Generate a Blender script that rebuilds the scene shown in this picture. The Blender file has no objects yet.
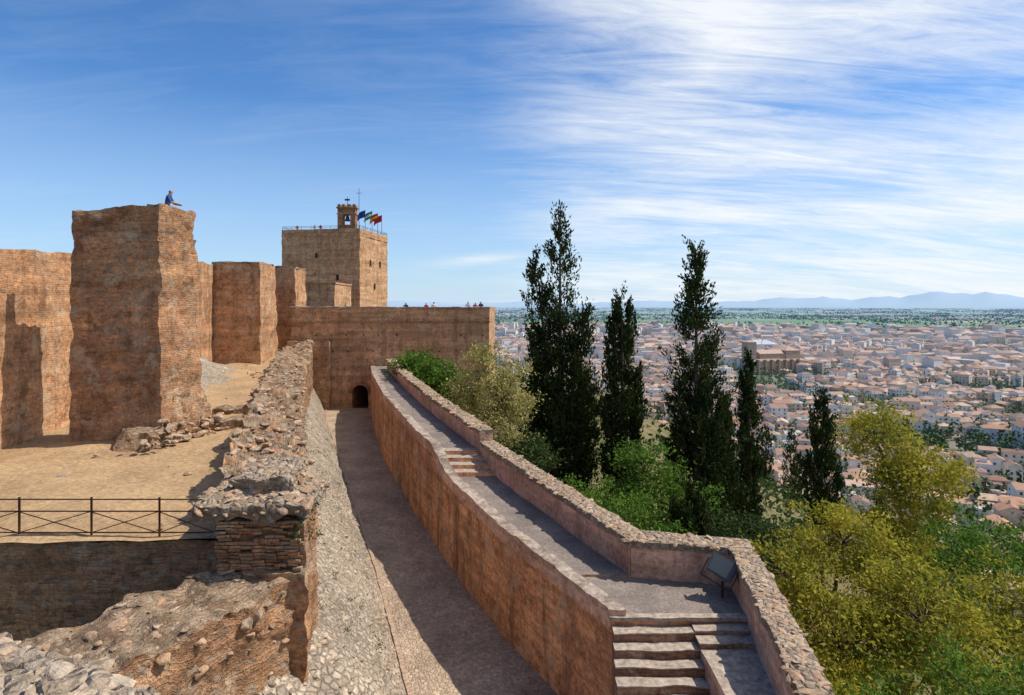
import bpy, bmesh, math, random
import numpy as np
from mathutils import Vector, noise as mn
rng=np.random.default_rng(7); random.seed(7)
scene=bpy.context.scene
COL=scene.collection
# ------------------------------------------------------------------ camera
cam=bpy.data.cameras.new("camera"); camo=bpy.data.objects.new("camera",cam); COL.objects.link(camo)
cam.lens=21.8; cam.sensor_width=36; cam.shift_y=-0.0425; cam.clip_start=0.1; cam.clip_end=200000
camo.location=(0,0,0); camo.rotation_euler=(math.radians(90),0,0)
scene.camera=camo
scene.view_settings.view_transform='Standard'; scene.view_settings.look='None'; scene.view_settings.exposure=0
# ------------------------------------------------------------------ light
AZ=math.radians(82); EL=math.radians(55)
S=Vector((math.cos(EL)*math.sin(AZ),math.cos(EL)*math.cos(AZ),math.sin(EL)))
sun=bpy.data.lights.new("sun",'SUN'); sun.energy=5.0; sun.angle=math.radians(0.5); sun.color=(1,0.93,0.82)
so=bpy.data.objects.new("sun",sun); COL.objects.link(so); so.rotation_euler=S.to_track_quat('Z','Y').to_euler()

# ------------------------------------------------------------------ node helper
class N:
    def __init__(s,nt): s.nt=nt
    def n(s,t,**k):
        nd=s.nt.nodes.new(t)
        for a,b in k.items(): setattr(nd,a,b)
        return nd
    def l(s,a,b): s.nt.links.new(a,b)
    def setin(s,sock,v):
        if isinstance(v,bpy.types.NodeSocket): s.l(v,sock)
        elif isinstance(v,(tuple,list)) and len(v)==3 and sock.type=='RGBA': sock.default_value=(*v,1)
        else: sock.default_value=v
    def mix(s,f,a,b,mode='MIX'):
        m=s.n('ShaderNodeMix',data_type='RGBA',blend_type=mode); m.clamp_factor=True
        s.setin(m.inputs[0],f); s.setin(m.inputs[6],a); s.setin(m.inputs[7],b); return m.outputs[2]
    def math(s,op,a,b=0.0,c=None,clamp=False):
        m=s.n('ShaderNodeMath',operation=op,use_clamp=clamp); s.setin(m.inputs[0],a); s.setin(m.inputs[1],b)
        if c is not None: s.setin(m.inputs[2],c)
        return m.outputs[0]
    def ramp(s,f,stops,interp='LINEAR'):
        r=s.n('ShaderNodeValToRGB'); cr=r.color_ramp; cr.interpolation=interp
        while len(cr.elements)<len(stops): cr.elements.new(0.5)
        for e,(p,c) in zip(cr.elements,stops):
            e.position=p; e.color=(c,c,c,1) if isinstance(c,(int,float)) else (*c,1)
        s.l(f,r.inputs[0]); return r.outputs[0]
    def mapping(s,v,scale=(1,1,1),rot=(0,0,0),loc=(0,0,0)):
        m=s.n('ShaderNodeMapping'); s.l(v,m.inputs[0]); m.inputs['Scale'].default_value=scale
        m.inputs['Rotation'].default_value=rot; m.inputs['Location'].default_value=loc; return m.outputs[0]
    def noise(s,v,scale,detail=5,rough=0.55,dist=0.0):
        t=s.n('ShaderNodeTexNoise'); s.l(v,t.inputs['Vector']); t.inputs['Scale'].default_value=scale
        t.inputs['Detail'].default_value=detail; t.inputs['Roughness'].default_value=rough
        t.inputs['Distortion'].default_value=dist; return t.outputs['Fac']
    def vor(s,v,scale,feature='F1',rand=1.0):
        t=s.n('ShaderNodeTexVoronoi',feature=feature); s.l(v,t.inputs['Vector']); t.inputs['Scale'].default_value=scale
        t.inputs['Randomness'].default_value=rand; return t
    def bump(s,h,st=0.5,d=0.05):
        b=s.n('ShaderNodeBump'); s.l(h,b.inputs['Height']); b.inputs['Strength'].default_value=st
        b.inputs['Distance'].default_value=d; return b.outputs[0]
def newmat(name):
    m=bpy.data.materials.new(name); m.use_nodes=True; h=N(m.node_tree); b=m.node_tree.nodes['Principled BSDF']
    b.inputs['Roughness'].default_value=0.9; b.inputs['Specular IOR Level'].default_value=0.1
    tc=h.n('ShaderNodeTexCoord'); return m,h,b,tc
def mulc(h,c,f): return h.mix(1.0,c,f,'MULTIPLY')

def wall_mat(name,cA,cB,cDark,topc,brick=0.7,bw=.30,bh=.085,streak=0.6,bumpd=0.03,fade=0.5,lift=.5,stones=0.0,dirt=.75):
    m,h,b,tc=newmat(name); obj=tc.outputs['Object']; uv=tc.outputs['UV']
    big=h.noise(obj,.3,5,.7)
    c=h.mix(h.ramp(big,[(.40,0.0),(.58,1.0)]),cA,cB)
    mid=h.noise(obj,1.7,4,.7)
    c=h.mix(h.ramp(mid,[(.50,0.0),(.64,dirt)]),c,(cB[0]*.56,cB[1]*.53,cB[2]*.52))
    band=h.noise(h.mapping(obj,(.15,.15,2.2)),1.0,3,.65)
    c=mulc(h,c,h.ramp(band,[(.3,.66),(.7,1.27)]))
    bt=h.n('ShaderNodeTexBrick')
    wob=h.n('ShaderNodeVectorMath',operation='ADD')
    nz=h.n('ShaderNodeTexNoise'); h.l(uv,nz.inputs['Vector']); nz.inputs['Scale'].default_value=1.2; nz.inputs['Detail'].default_value=1
    sc=h.n('ShaderNodeVectorMath',operation='SCALE'); h.l(nz.outputs['Color'],sc.inputs[0]); sc.inputs['Scale'].default_value=.07
    h.l(uv,wob.inputs[0]); h.l(sc.outputs[0],wob.inputs[1]); h.l(wob.outputs[0],bt.inputs['Vector'])
    bt.inputs['Scale'].default_value=1; bt.inputs['Brick Width'].default_value=bw; bt.inputs['Row Height'].default_value=bh
    bt.inputs['Mortar Size'].default_value=.012; bt.inputs['Mortar Smooth'].default_value=.6; bt.inputs['Bias'].default_value=0
    bt.inputs['Color1'].default_value=(.60,.53,.50,1); bt.inputs['Color2'].default_value=(1.2,1.06,.98,1); bt.inputs['Mortar'].default_value=(1.2,1.26,1.24,1)
    pm=h.ramp(h.noise(obj,.75,4,.65),[(.5-fade*.3,0.0),(.5+fade*.14,1.0)])
    pmf=h.math('MULTIPLY',pm,brick)
    c=h.mix(pmf,c,mulc(h,c,bt.outputs['Color']))
    sz=h.n('ShaderNodeSeparateXYZ'); h.l(obj,sz.inputs[0])
    fr=h.math('FRACT',h.math('ADD',h.math('DIVIDE',sz.outputs[2],.85),h.math('MULTIPLY',mid,.16)))
    jl=h.math('MULTIPLY',h.ramp(fr,[(.0,1.0),(.06,0.0)]),h.ramp(band,[(.42,0.0),(.55,lift)]))
    c=h.mix(jl,c,cDark)
    fine=h.noise(obj,8,4,.8)
    c=mulc(h,c,h.ramp(fine,[(.28,.45),(.5,1.0),(.72,1.4)]))
    st=h.noise(h.mapping(obj,(1.3,1.3,.14)),1.0,5,.74)
    c=h.mix(h.math('MULTIPLY',h.ramp(st,[(.49,0.0),(.66,1.0)]),streak),c,cDark)
    lp=h.noise(h.mapping(obj,loc=(9,3,5)),.9,5,.78)
    c=h.mix(h.ramp(lp,[(.54,0.0),(.64,.65)]),c,(.60,.46,.32))
    if stones>0:
        sv=h.vor(h.mapping(obj,(1,1,1.8)),3.2); ss=h.n('ShaderNodeSeparateColor'); h.l(sv.outputs['Color'],ss.inputs[0])
        sm=h.math('MULTIPLY',h.ramp(ss.outputs[0],[(.5,0.0),(.6,1.0)]),h.ramp(sv.outputs['Distance'],[(.35,stones),(.5,0.0)]))
        c=h.mix(sm,c,h.mix(ss.outputs[1],(.44,.33,.235),(.24,.17,.12)))
    geo=h.n('ShaderNodeNewGeometry'); sx=h.n('ShaderNodeSeparateXYZ'); h.l(geo.outputs['True Normal'],sx.inputs[0])
    tm=h.ramp(sx.outputs[2],[(.45,0.0),(.75,1.0)])
    tcx=h.mix(h.ramp(mid,[(.42,0.0),(.58,1.0)]),topc,(topc[0]*.5,topc[1]*.48,topc[2]*.46))
    tcx=mulc(h,tcx,h.ramp(fine,[(.25,.5),(.75,1.45)]))
    c=h.mix(tm,c,tcx)
    h.l(c,b.inputs['Base Color'])
    hh=h.math('ADD',h.math('MULTIPLY',bt.outputs['Fac'],-.4*brick),h.math('MULTIPLY',fine,1.3))
    hh=h.math('ADD',hh,h.math('MULTIPLY',mid,2.2))
    h.l(h.bump(hh,1.0,bumpd),b.inputs['Normal'])
    return m
def rubble_mat(name,cA,cB,scale=4.0,mortar=(.3,.25,.2),bumpd=.06,flat=1.0,edge=.09,vis=.6,lich=.4,keep=.15):
    """mortared rubble: stones half sunk in lime, worn and lichened"""
    m,h,b,tc=newmat(name); obj=h.mapping(tc.outputs['Object'],(1,1,flat))
    nz=h.n('ShaderNodeTexNoise'); h.l(obj,nz.inputs['Vector']); nz.inputs['Scale'].default_value=scale*.8; nz.inputs['Detail'].default_value=3
    sc=h.n('ShaderNodeVectorMath',operation='SCALE'); h.l(nz.outputs['Color'],sc.inputs[0]); sc.inputs['Scale'].default_value=.6/scale
    ad=h.n('ShaderNodeVectorMath',operation='ADD'); h.l(obj,ad.inputs[0]); h.l(sc.outputs[0],ad.inputs[1]); v=ad.outputs[0]
    f1=h.vor(v,scale); e=h.vor(v,scale,'DISTANCE_TO_EDGE')
    sx=h.n('ShaderNodeSeparateColor'); h.l(f1.outputs['Color'],sx.inputs[0])
    c=h.mix(sx.outputs[0],cA,cB)
    n0=h.noise(obj,.6,4,.65); nf=h.noise(obj,11,4,.8)
    c=mulc(h,c,h.ramp(n0,[(.3,.68),(.7,1.25)]))
    em=h.math('MULTIPLY',h.ramp(e.outputs['Distance'],[(edge*.2,1.0),(edge,0.0)]),vis)
    gone=h.ramp(h.noise(obj,1.4,3,.6),[(.42,1.0),(.6,keep)])
    c=h.mix(h.math('MULTIPLY',em,gone),c,mortar)
    c=mulc(h,c,h.ramp(nf,[(.28,.5),(.5,1.0),(.75,1.4)]))
    li=h.noise(obj,3.1,5,.75)
    c=h.mix(h.math('MULTIPLY',h.ramp(li,[(.56,0.0),(.64,1.0)]),lich),c,(.12,.10,.08))
    h.l(c,b.inputs['Base Color'])
    hh=h.math('ADD',h.ramp(e.outputs['Distance'],[(0.0,0.0),(.22,1.0)]),h.math('MULTIPLY',nf,.9))
    h.l(h.bump(hh,.9,bumpd),b.inputs['Normal']); return m
def stone_mat(name,cA,cB,cC):
    m,h,b,tc=newmat(name); obj=tc.outputs['Object']; geo=h.n('ShaderNodeNewGeometry'); r=geo.outputs['Random Per Island']
    c=h.ramp(r,[(0.0,cA),(.35,cB),(.7,cC),(1.0,cA)])
    nf=h.noise(obj,13,4,.8); c=mulc(h,c,h.ramp(nf,[(.28,.45),(.5,1.0),(.75,1.45)]))
    li=h.noise(obj,3.4,5,.75); c=h.mix(h.ramp(li,[(.53,0.0),(.62,.65)]),c,(.11,.085,.065))
    h.l(c,b.inputs['Base Color']); h.l(h.bump(nf,.9,.03),b.inputs['Normal']); return m
def ground_mat(name,cA,cB,scale=.6,speck=10,bumpd=.03):
    m,h,b,tc=newmat(name); obj=tc.outputs['Object']
    c=h.mix(h.ramp(h.noise(obj,scale,5,.7),[(.38,0.0),(.62,1.0)]),cA,cB)
    n2=h.noise(obj,speck,5,.8)
    c=mulc(h,c,h.ramp(n2,[(.28,.55),(.72,1.38)]))
    c=mulc(h,c,h.ramp(h.vor(obj,speck*1.4).outputs['Distance'],[(0.05,.78),(.4,1.08)]))
    h.l(c,b.inputs['Base Color'])
    h.l(h.bump(n2,.8,bumpd),b.inputs['Normal']); return m
def plain_mat(name,col,rough=.7,metal=0.0,var=.25,sc=6):
    m,h,b,tc=newmat(name)
    c=mulc(h,h.mix(0.0,col,col),h.ramp(h.noise(tc.outputs['Object'],sc,4,.7),[(.3,1-var),(.7,1+var)]))
    h.l(c,b.inputs['Base Color']); b.inputs['Roughness'].default_value=rough; b.inputs['Metallic'].default_value=metal; return m
def leaf_mat(name,cA,cB,cC,trans=.3,ns=.6):
    m,h,b,tc=newmat(name); geo=h.n('ShaderNodeNewGeometry')
    c=h.mix(h.ramp(h.noise(tc.outputs['Object'],ns,1,.6),[(.38,0.0),(.62,1.0)]),cA,cB)
    c=h.mix(h.ramp(geo.outputs['Random Per Island'],[(.5,0.0),(1.0,.9)]),c,cC)
    d=h.n('ShaderNodeBsdfDiffuse'); h.l(c,d.inputs['Color'])
    t=h.n('ShaderNodeBsdfTranslucent'); h.l(c,t.inputs['Color'])
    mx=h.n('ShaderNodeMixShader'); mx.inputs[0].default_value=trans
    h.l(d.outputs[0],mx.inputs[1]); h.l(t.outputs[0],mx.inputs[2])
    out=[n for n in m.node_tree.nodes if n.type=='OUTPUT_MATERIAL'][0]; h.l(mx.outputs[0],out.inputs[0]); m.node_tree.nodes.remove(b); return m

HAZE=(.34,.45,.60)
def haze(h,c,dist=5200.0,maxv=.95):  # aerial haze painted into the base colour, growing with distance from the origin
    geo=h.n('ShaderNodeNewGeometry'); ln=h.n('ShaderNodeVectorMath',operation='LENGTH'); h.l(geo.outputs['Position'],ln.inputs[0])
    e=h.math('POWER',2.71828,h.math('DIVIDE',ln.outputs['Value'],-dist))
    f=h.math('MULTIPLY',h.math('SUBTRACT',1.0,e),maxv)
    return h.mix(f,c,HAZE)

M={}
M['tapia']=wall_mat('rammed_earth',(.62,.355,.19),(.47,.255,.135),(.15,.09,.055),(.40,.30,.21),brick=.6,stones=.5)
M['lane']=wall_mat('lane_wall_earth',(.76,.40,.205),(.58,.29,.145),(.18,.105,.065),(.40,.32,.25),brick=.7,streak=.85)
M['tower']=wall_mat('tower_earth',(.72,.43,.24),(.54,.305,.165),(.20,.12,.07),(.42,.32,.22),brick=.4,streak=.6,bumpd=.06,stones=.25)
M['brick']=wall_mat('old_brick',(.58,.33,.18),(.42,.225,.125),(.12,.08,.05),(.38,.29,.2),brick=1.0,bh=.07,bumpd=.05,fade=1.2,stones=.8)
M['pink']=wall_mat('pink_plaster',(.70,.44,.31),(.58,.35,.24),(.26,.16,.12),(.42,.34,.27),brick=.15,streak=.6,bumpd=.012,lift=.1,dirt=.5)
M['rubble']=rubble_mat('rubble_stone',(.45,.355,.26),(.29,.22,.16),5.5,mortar=(.17,.13,.10))
M['ruin']=wall_mat('ruined_wall_core',(.54,.33,.185),(.39,.225,.13),(.14,.095,.06),(.40,.29,.195),brick=.9,bh=.08,streak=.5,bumpd=.07,stones=.9)
M['talus']=rubble_mat('talus_cobble',(.58,.48,.37),(.34,.275,.21),6.0,mortar=(.24,.19,.145),bumpd=.07,lich=.2,keep=.6,vis=.75,edge=.11)
M['lanefloor']=rubble_mat('lane_cobble',(.54,.41,.29),(.38,.28,.20),10.0,mortar=(.27,.205,.15),bumpd=.025,lich=.2,vis=.6,keep=.4)
M['stone']=stone_mat('weathered_stones',(.45,.335,.235),(.32,.235,.165),(.42,.26,.16))
M['stoneg']=stone_mat('pale_stones',(.50,.41,.31),(.35,.28,.21),(.44,.33,.23))
M['walk']=ground_mat('walkway_gravel',(.27,.22,.185),(.18,.15,.13),.9,14)
M['step']=plain_mat('step_stone',(.36,.29,.23),.9,0,.5,7)
M['riser']=wall_mat('riser_brick',(.42,.25,.16),(.31,.175,.12),(.1,.07,.05),(.36,.3,.25),brick=1.0,bw=.28,bh=.06,fade=1.3)
M['sand']=ground_mat('sandy_ground',(.43,.29,.16),(.31,.205,.115),.45,7)
M['gutter']=plain_mat('gutter_brick',(.38,.27,.19),.9,0,.5,9)
M['bark']=plain_mat('bark',(.12,.085,.06),.95,0,.4,5)
M['iron']=plain_mat('rusty_iron',(.10,.05,.03),.7,.3)
M['dark']=plain_mat('dark_metal',(.05,.05,.055),.5,.4)
M['grey']=plain_mat('grey_painted_metal',(.10,.105,.11),.5,.1)
M['glass']=plain_mat('lamp_glass',(.10,.115,.125),.15,0,.05)
M['bell']=plain_mat('bronze',(.16,.12,.06),.4,.8)
# ------------------------------------------------------------------ mesh builder
def disp(p,amp,freq,fine):
    q=Vector(p); o=mn.noise_vector(q*freq)*amp
    if fine>0: o+=mn.noise_vector(q*freq*3.3)*amp*fine
    return (p[0]+o.x,p[1]+o.y,p[2]+o.z)
class MB:
    def __init__(s): s.V=[];s.F=[];s.U=[];s.MI=[];s.n=0
    def grid(s,P,UV,mi=0):
        a,b=P.shape[:2]; idx=np.arange(a*b).reshape(a,b)+s.n
        f=np.stack([idx[:-1,:-1],idx[1:,:-1],idx[1:,1:],idx[:-1,1:]],-1).reshape(-1,4)
        u=UV.reshape(-1,2)
        s.V.append(P.reshape(-1,3)); s.F.append(f); s.U.append(u[f-s.n].reshape(-1,2)); s.MI.append(np.full(len(f),mi)); s.n+=a*b
    def quad4(s,c,step,mi=0,uo=0.0):
        c=[np.array(q,float) for q in c]
        lu=max(np.linalg.norm(c[1]-c[0]),np.linalg.norm(c[2]-c[3])); lv=max(np.linalg.norm(c[3]-c[0]),np.linalg.norm(c[2]-c[1]))
        nu=max(1,int(math.ceil(lu/step))); nv=max(1,int(math.ceil(lv/step)))
        u=np.linspace(0,1,nu+1)[:,None,None]; v=np.linspace(0,1,nv+1)[None,:,None]
        P=(1-u)*(1-v)*c[0]+u*(1-v)*c[1]+u*v*c[2]+(1-u)*v*c[3]
        UV=np.zeros((nu+1,nv+1,2)); UV[...,0]=u[...,0]*lu+uo
        if abs(c[3][2]-c[0][2])>.3*lv: UV[...,1]=P[...,2]
        else: UV[...,1]=v[...,0]*lv
        s.grid(P,UV,mi)
    def block(s,B,T,step=.5,mi=0,mt=None):
        mt=mi if mt is None else mt
        for i in range(4):
            j=(i+1)%4; s.quad4((B[i],B[j],T[j],T[i]),step,mi,uo=i*7.3)
        s.quad4((T[0],T[1],T[2],T[3]),step,mt)
    def box(s,x0,x1,y0,y1,z0,z1,step=5,mi=0,mt=None):
        B=[(x0,y0,z0),(x1,y0,z0),(x1,y1,z0),(x0,y1,z0)]; T=[(p[0],p[1],z1) for p in B]
        s.block(B,T,step,mi,mt)
    def prism(s,pts,z0,z1,step=.5,mi=0,mt=None):
        B=[(p[0],p[1],z0) for p in pts]; T=[(p[0],p[1],z1) for p in pts]; s.block(B,T,step,mi,mt)
    def loft(s,st,step=.4,mi=0,mt=None,caps=True):
        """st: list of (xl,yl,xr,yr,z0,zl,zr)"""
        mt=mi if mt is None else mt; uo=0
        hmax=max(max(q[5],q[6])-q[4] for q in st); wmax=max(math.hypot(q[0]-q[2],q[1]-q[3]) for q in st)
        nv=max(1,int(math.ceil(hmax/step))); nw=max(1,int(math.ceil(wmax/step)))
        rows=[]; us=[]
        for i in range(len(st)-1):
            a=np.array(st[i],float); b=np.array(st[i+1],float); L=math.hypot(*(a[:2]-b[:2])); n=max(1,int(math.ceil(L/step)))
            for k in range(n): rows.append(a+(b-a)*k/n); us.append(uo+L*k/n)
            uo+=L
        rows.append(np.array(st[-1],float)); us.append(uo); R=np.array(rows); us=np.array(us)
        t=np.linspace(0,1,nv+1); w=np.linspace(0,1,nw+1)
        def side(xi,yi,zi):
            P=np.zeros((len(R),nv+1,3)); P[...,0]=R[:,xi,None]; P[...,1]=R[:,yi,None]; P[...,2]=R[:,4,None]+(R[:,zi,None]-R[:,4,None])*t
            UV=np.stack([np.repeat(us[:,None],nv+1,1),P[...,2]],-1); return P,UV
        P,UV=side(0,1,5); s.grid(P[::-1],UV[::-1],mi)
        P,UV=side(2,3,6); s.grid(P,UV+[3.1,0],mi)
        P=np.zeros((len(R),nw+1,3)); 
        for d,(a,b) in enumerate(((0,2),(1,3),(5,6))): P[...,d]=R[:,a,None]+(R[:,b,None]-R[:,a,None])*w
        UV=np.zeros((len(R),nw+1,2)); UV[...,0]=us[:,None]; UV[...,1]=w*wmax; s.grid(P[:, ::-1],UV[:, ::-1],mt)
        if caps:
            for q in (R[0],R[-1]):
                s.quad4(((q[0],q[1],q[4]),(q[2],q[3],q[4]),(q[2],q[3],q[6]),(q[0],q[1],q[5])),step,mi)
    def tube(s,path,rad,seg=8,mi=0):
        path=[Vector(p) for p in path]; n=len(path); P=np.zeros((n,seg+1,3)); 
        for i,p in enumerate(path):
            d=(path[min(i+1,n-1)]-path[max(i-1,0)]).normalized(); a=d.orthogonal().normalized() if abs(d.z)<.95 else Vector((1,0,0)); b=d.cross(a).normalized(); a=b.cross(d)
            for k in range(seg+1):
                th=2*math.pi*k/seg; P[i,k]=p+(a*math.cos(th)+b*math.sin(th))*rad[i]
        UV=np.zeros((n,seg+1,2)); s.grid(P,UV,mi)
    def build(s,name,mats,amp=0.0,freq=.8,smooth=True,parent=None,zfun=None,fine=.35):
        V=np.concatenate(s.V); F=np.concatenate(s.F); U=np.concatenate(s.U); MI=np.concatenate(s.MI)
        if zfun is not None: V=zfun(V)
        if amp>0: V=np.array([disp(p,amp,freq,fine) for p in V])
        me=bpy.data.meshes.new(name); me.vertices.add(len(V)); me.vertices.foreach_set('co',V.ravel())
        me.loops.add(F.size); me.loops.foreach_set('vertex_index',F.ravel().astype(np.int32))
        me.polygons.add(len(F)); me.polygons.foreach_set('loop_start',np.arange(0,F.size,4,dtype=np.int32))
        me.polygons.foreach_set('material_index',MI.astype(np.int32)); me.polygons.foreach_set('use_smooth',np.full(len(F),smooth))
        uvl=me.uv_layers.new(name='UVMap'); uvl.data.foreach_set('uv',U.ravel().astype(np.float32))
        me.update(calc_edges=True); me.validate()
        o=bpy.data.objects.new(name,me); COL.objects.link(o)
        for m in (mats if isinstance(mats,(list,tuple)) else [mats]): me.materials.append(m)
        if parent: o.parent=parent
        return o
def empty(name):
    e=bpy.data.objects.new(name,None); COL.objects.link(e); return e
def rawmesh(name,V,F,mats,cols=None,parent=None,smooth=False,mi=None):
    me=bpy.data.meshes.new(name); me.from_pydata([tuple(v) for v in V],[],[tuple(f) for f in F]) if not isinstance(F,np.ndarray) else None
    if isinstance(F,np.ndarray):
        k=F.shape[1]; me.vertices.add(len(V)); me.vertices.foreach_set('co',np.asarray(V,float).ravel())
        me.loops.add(F.size); me.loops.foreach_set('vertex_index',F.ravel().astype(np.int32)); me.polygons.add(len(F))
        me.polygons.foreach_set('loop_start',np.arange(0,F.size,k,dtype=np.int32)); me.update(calc_edges=True)
    if cols is not None:
        at=me.color_attributes.new('Col','FLOAT_COLOR','CORNER'); arr=np.ones((len(me.loops),4),np.float32)
        lt=np.zeros(len(me.polygons),np.int32); me.polygons.foreach_get('loop_total',lt); arr[:,:3]=np.repeat(np.array(cols,np.float32),lt,axis=0)
        at.data.foreach_set('color',arr.ravel())
    me.polygons.foreach_set('use_smooth',np.full(len(me.polygons),smooth))
    o=bpy.data.objects.new(name,me); COL.objects.link(o)
    for m in (mats if isinstance(mats,(list,tuple)) else [mats]): me.materials.append(m)
    if parent: o.parent=parent
    return o
# irregular angular stones ------------------------------------------------------
bm=bmesh.new(); bmesh.ops.create_icosphere(bm,subdivisions=2,radius=1); ICV=np.array([v.co[:] for v in bm.verts]); ICF=np.array([[v.index for v in f.verts] for f in bm.faces]); bm.free()
def patch_pts(c,sp,j=.45):
    c=[np.array(q,float) for q in c]; lu=np.linalg.norm(c[1]-c[0])+1e-6; lv=np.linalg.norm(c[3]-c[0])+1e-6
    nu=max(1,round(lu/sp)); nv=max(1,round(lv/sp)); out=[]
    for i in range(nu):
        for k in range(nv):
            u=min(1,max(0,(i+.5+random.uniform(-j,j))/nu)); v=min(1,max(0,(k+.5+random.uniform(-j,j))/nv))
            out.append((1-u)*(1-v)*c[0]+u*(1-v)*c[1]+u*v*c[2]+(1-u)*v*c[3])
    return out
def stones(name,pts,s0,s1,mat,flat=.45,sink=.3,amp=0,freq=1,fine=.35,zfun=None,parent=None):
    P=np.array(pts)
    if zfun is not None: P=zfun(P)
    if amp>0: P=np.array([disp(p,amp,freq,fine) for p in P])
    n=len(P); s=s0+(s1-s0)*rng.random(n)**1.8; ax=np.stack([s*rng.uniform(.8,1.35,n),s*rng.uniform(.55,1.0,n),s*flat*rng.uniform(.7,1.3,n)],-1)/2
    V=np.repeat(ICV[None],n,0)
    for k in range(7):
        d=rng.normal(size=(n,3)); d/=np.linalg.norm(d,axis=1)[:,None]; q=rng.uniform(.45,.72,n)
        ex=np.maximum(np.einsum('nvk,nk->nv',V,d)-q[:,None],0); V=V-ex[...,None]*d[:,None,:]
    V=V*1.25*(1+rng.normal(0,.04,(n,len(ICV),1)))*ax[:,None,:]
    a=rng.uniform(0,2*np.pi,n); t=rng.normal(0,.18,n); c_,s_=np.cos(a)[:,None],np.sin(a)[:,None]
    V[...,2]+=V[...,0]*np.tan(t)[:,None]
    x=V[...,0]*c_-V[...,1]*s_; y=V[...,0]*s_+V[...,1]*c_; V=np.stack([x,y,V[...,2]],-1)+P[:,None,:]; V[...,2]-=(ax[:,2]*sink)[:,None]
    F=(ICF[None]+np.arange(n)[:,None,None]*len(ICV)).reshape(-1,3)
    return rawmesh(name,V.reshape(-1,3),F,mat,parent=parent)
def loft_top(st,sp):
    out=[]
    for a,b in zip(st[:-1],st[1:]):
        out+=patch_pts(((a[0],a[1],a[5]),(b[0],b[1],b[5]),(b[2],b[3],b[6]),(a[2],a[3],a[6])),sp)
    return out
def interp(tab,y):
    ys=[t[1] for t in tab]; xs=[t[0] for t in tab]; return float(np.interp(y,ys,xs))

# ------------------------------------------------------------------ key lines (metres, eye level = z 0)
LANE_Z=-9.6
LW=[(3.0,2),(2.5,9),(2.13,13.2),(1.13,15.2),(-.35,18.1),(-2.0,22),(-4.4,28.2),(-7.8,38),(-11,49),(-13.0,57)]
PI=[(2.9,15.25),(1.3,18.8),(-.1,22),(-1.4,25),(-4.0,32),(-7.0,41),(-9.4,49),(-10.9,54)]
LL=[(0.6,2),(-.6,8),(-1.5,11.5),(-2.6,15.2),(-5.0,22.4),(-9.1,33.8),(-12.4,43),(-15.4,51),(-17.2,57)]
RW=[(-4.35,13.4),(-6.6,19.5),(-8.8,25.8),(-12.7,37.6),(-16.6,51),(-18.3,57)]
# ------------------------------------------------------------------ terrain sheet
def terr_h(x,y):
    xw=np.interp(y,[p[1] for p in PI],[p[0] for p in PI])
    xw=np.where(y<15,5.6,xw); xw=np.where(y>54,-2.0,xw)
    s=np.maximum(x-xw,y-92)
    h=np.where(s<1.0,-9.8,np.where(s<16,-11.2-.2*(s-1),-14.2-.62*(s-16)))
    h=np.maximum(h,-100.0)
    R=np.hypot(x,y); th=np.degrees(np.arctan2(x,y))
    rise=np.interp(th,[-60,-20,0,12,22,30,45,70],[200,260,210,240,340,540,560,420])
    w=np.exp(-((R-33000)/7000.)**2)
    rg=.7+.16*np.sin(th*.55+1)+.08*np.sin(th*1.7)+.06*np.sin(th*4.1+R/6000.)+.03*np.sin(th*9.7+R/3000.)
    h=h+w*rise*rg*1.25
    h=h+np.where((s>1)&(R<1500),.5*np.sin(x*.21+1)*np.sin(y*.17),0)
    return h
na=540; rad=np.concatenate([[0.5],np.geomspace(3,80000,200)])
th=np.linspace(0,2*np.pi,na+1)
RR,TT=np.meshgrid(rad,th,indexing='ij'); X=RR*np.sin(TT); Y=RR*np.cos(TT); Z=terr_h(X,Y)
mb=MB(); mb.grid(np.stack([X,Y,Z],-1),np.stack([X,Y],-1)*.01)
m,h,b,tc=newmat('terrain'); obj=tc.outputs['Object']
geo=h.n('ShaderNodeNewGeometry'); ln=h.n('ShaderNodeVectorMath',operation='LENGTH'); h.l(geo.outputs['Position'],ln.inputs[0]); Rk=h.math('MULTIPLY',ln.outputs['Value'],.0001)
hill=h.mix(h.ramp(h.noise(obj,.25,5,.7),[(.4,0.0),(.6,1.0)]),(.10,.11,.04),(.20,.15,.09))
town=h.mix(h.ramp(h.noise(obj,.02,4,.6),[(.4,0.0),(.6,1.0)]),(.22,.19,.15),(.08,.12,.05))
vf=h.vor(h.mapping(obj,(.0028,.0017,1),(0,0,.5)),1.0); fs=h.n('ShaderNodeSeparateColor'); h.l(vf.outputs['Color'],fs.inputs[0])
field=h.ramp(fs.outputs[0],[(0,(.10,.20,.035)),(.25,(.06,.13,.035)),(.5,(.15,.25,.06)),(.74,(.31,.28,.16)),(.79,(.11,.22,.045)),(1,(.18,.26,.08))],'CONSTANT')
field=mulc(h,field,h.ramp(h.noise(h.mapping(obj,(.001,.004,1)),1.0,6,.75),[(.35,.5),(.65,1.25)]))
c=h.mix(h.ramp(Rk,[(.014,0.0),(.022,1.0)]),hill,town)
c=h.mix(h.ramp(Rk,[(.19,0.0),(.27,1.0)]),c,field)
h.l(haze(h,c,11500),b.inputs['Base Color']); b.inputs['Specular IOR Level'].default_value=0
mb.build('ground',m)
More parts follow.
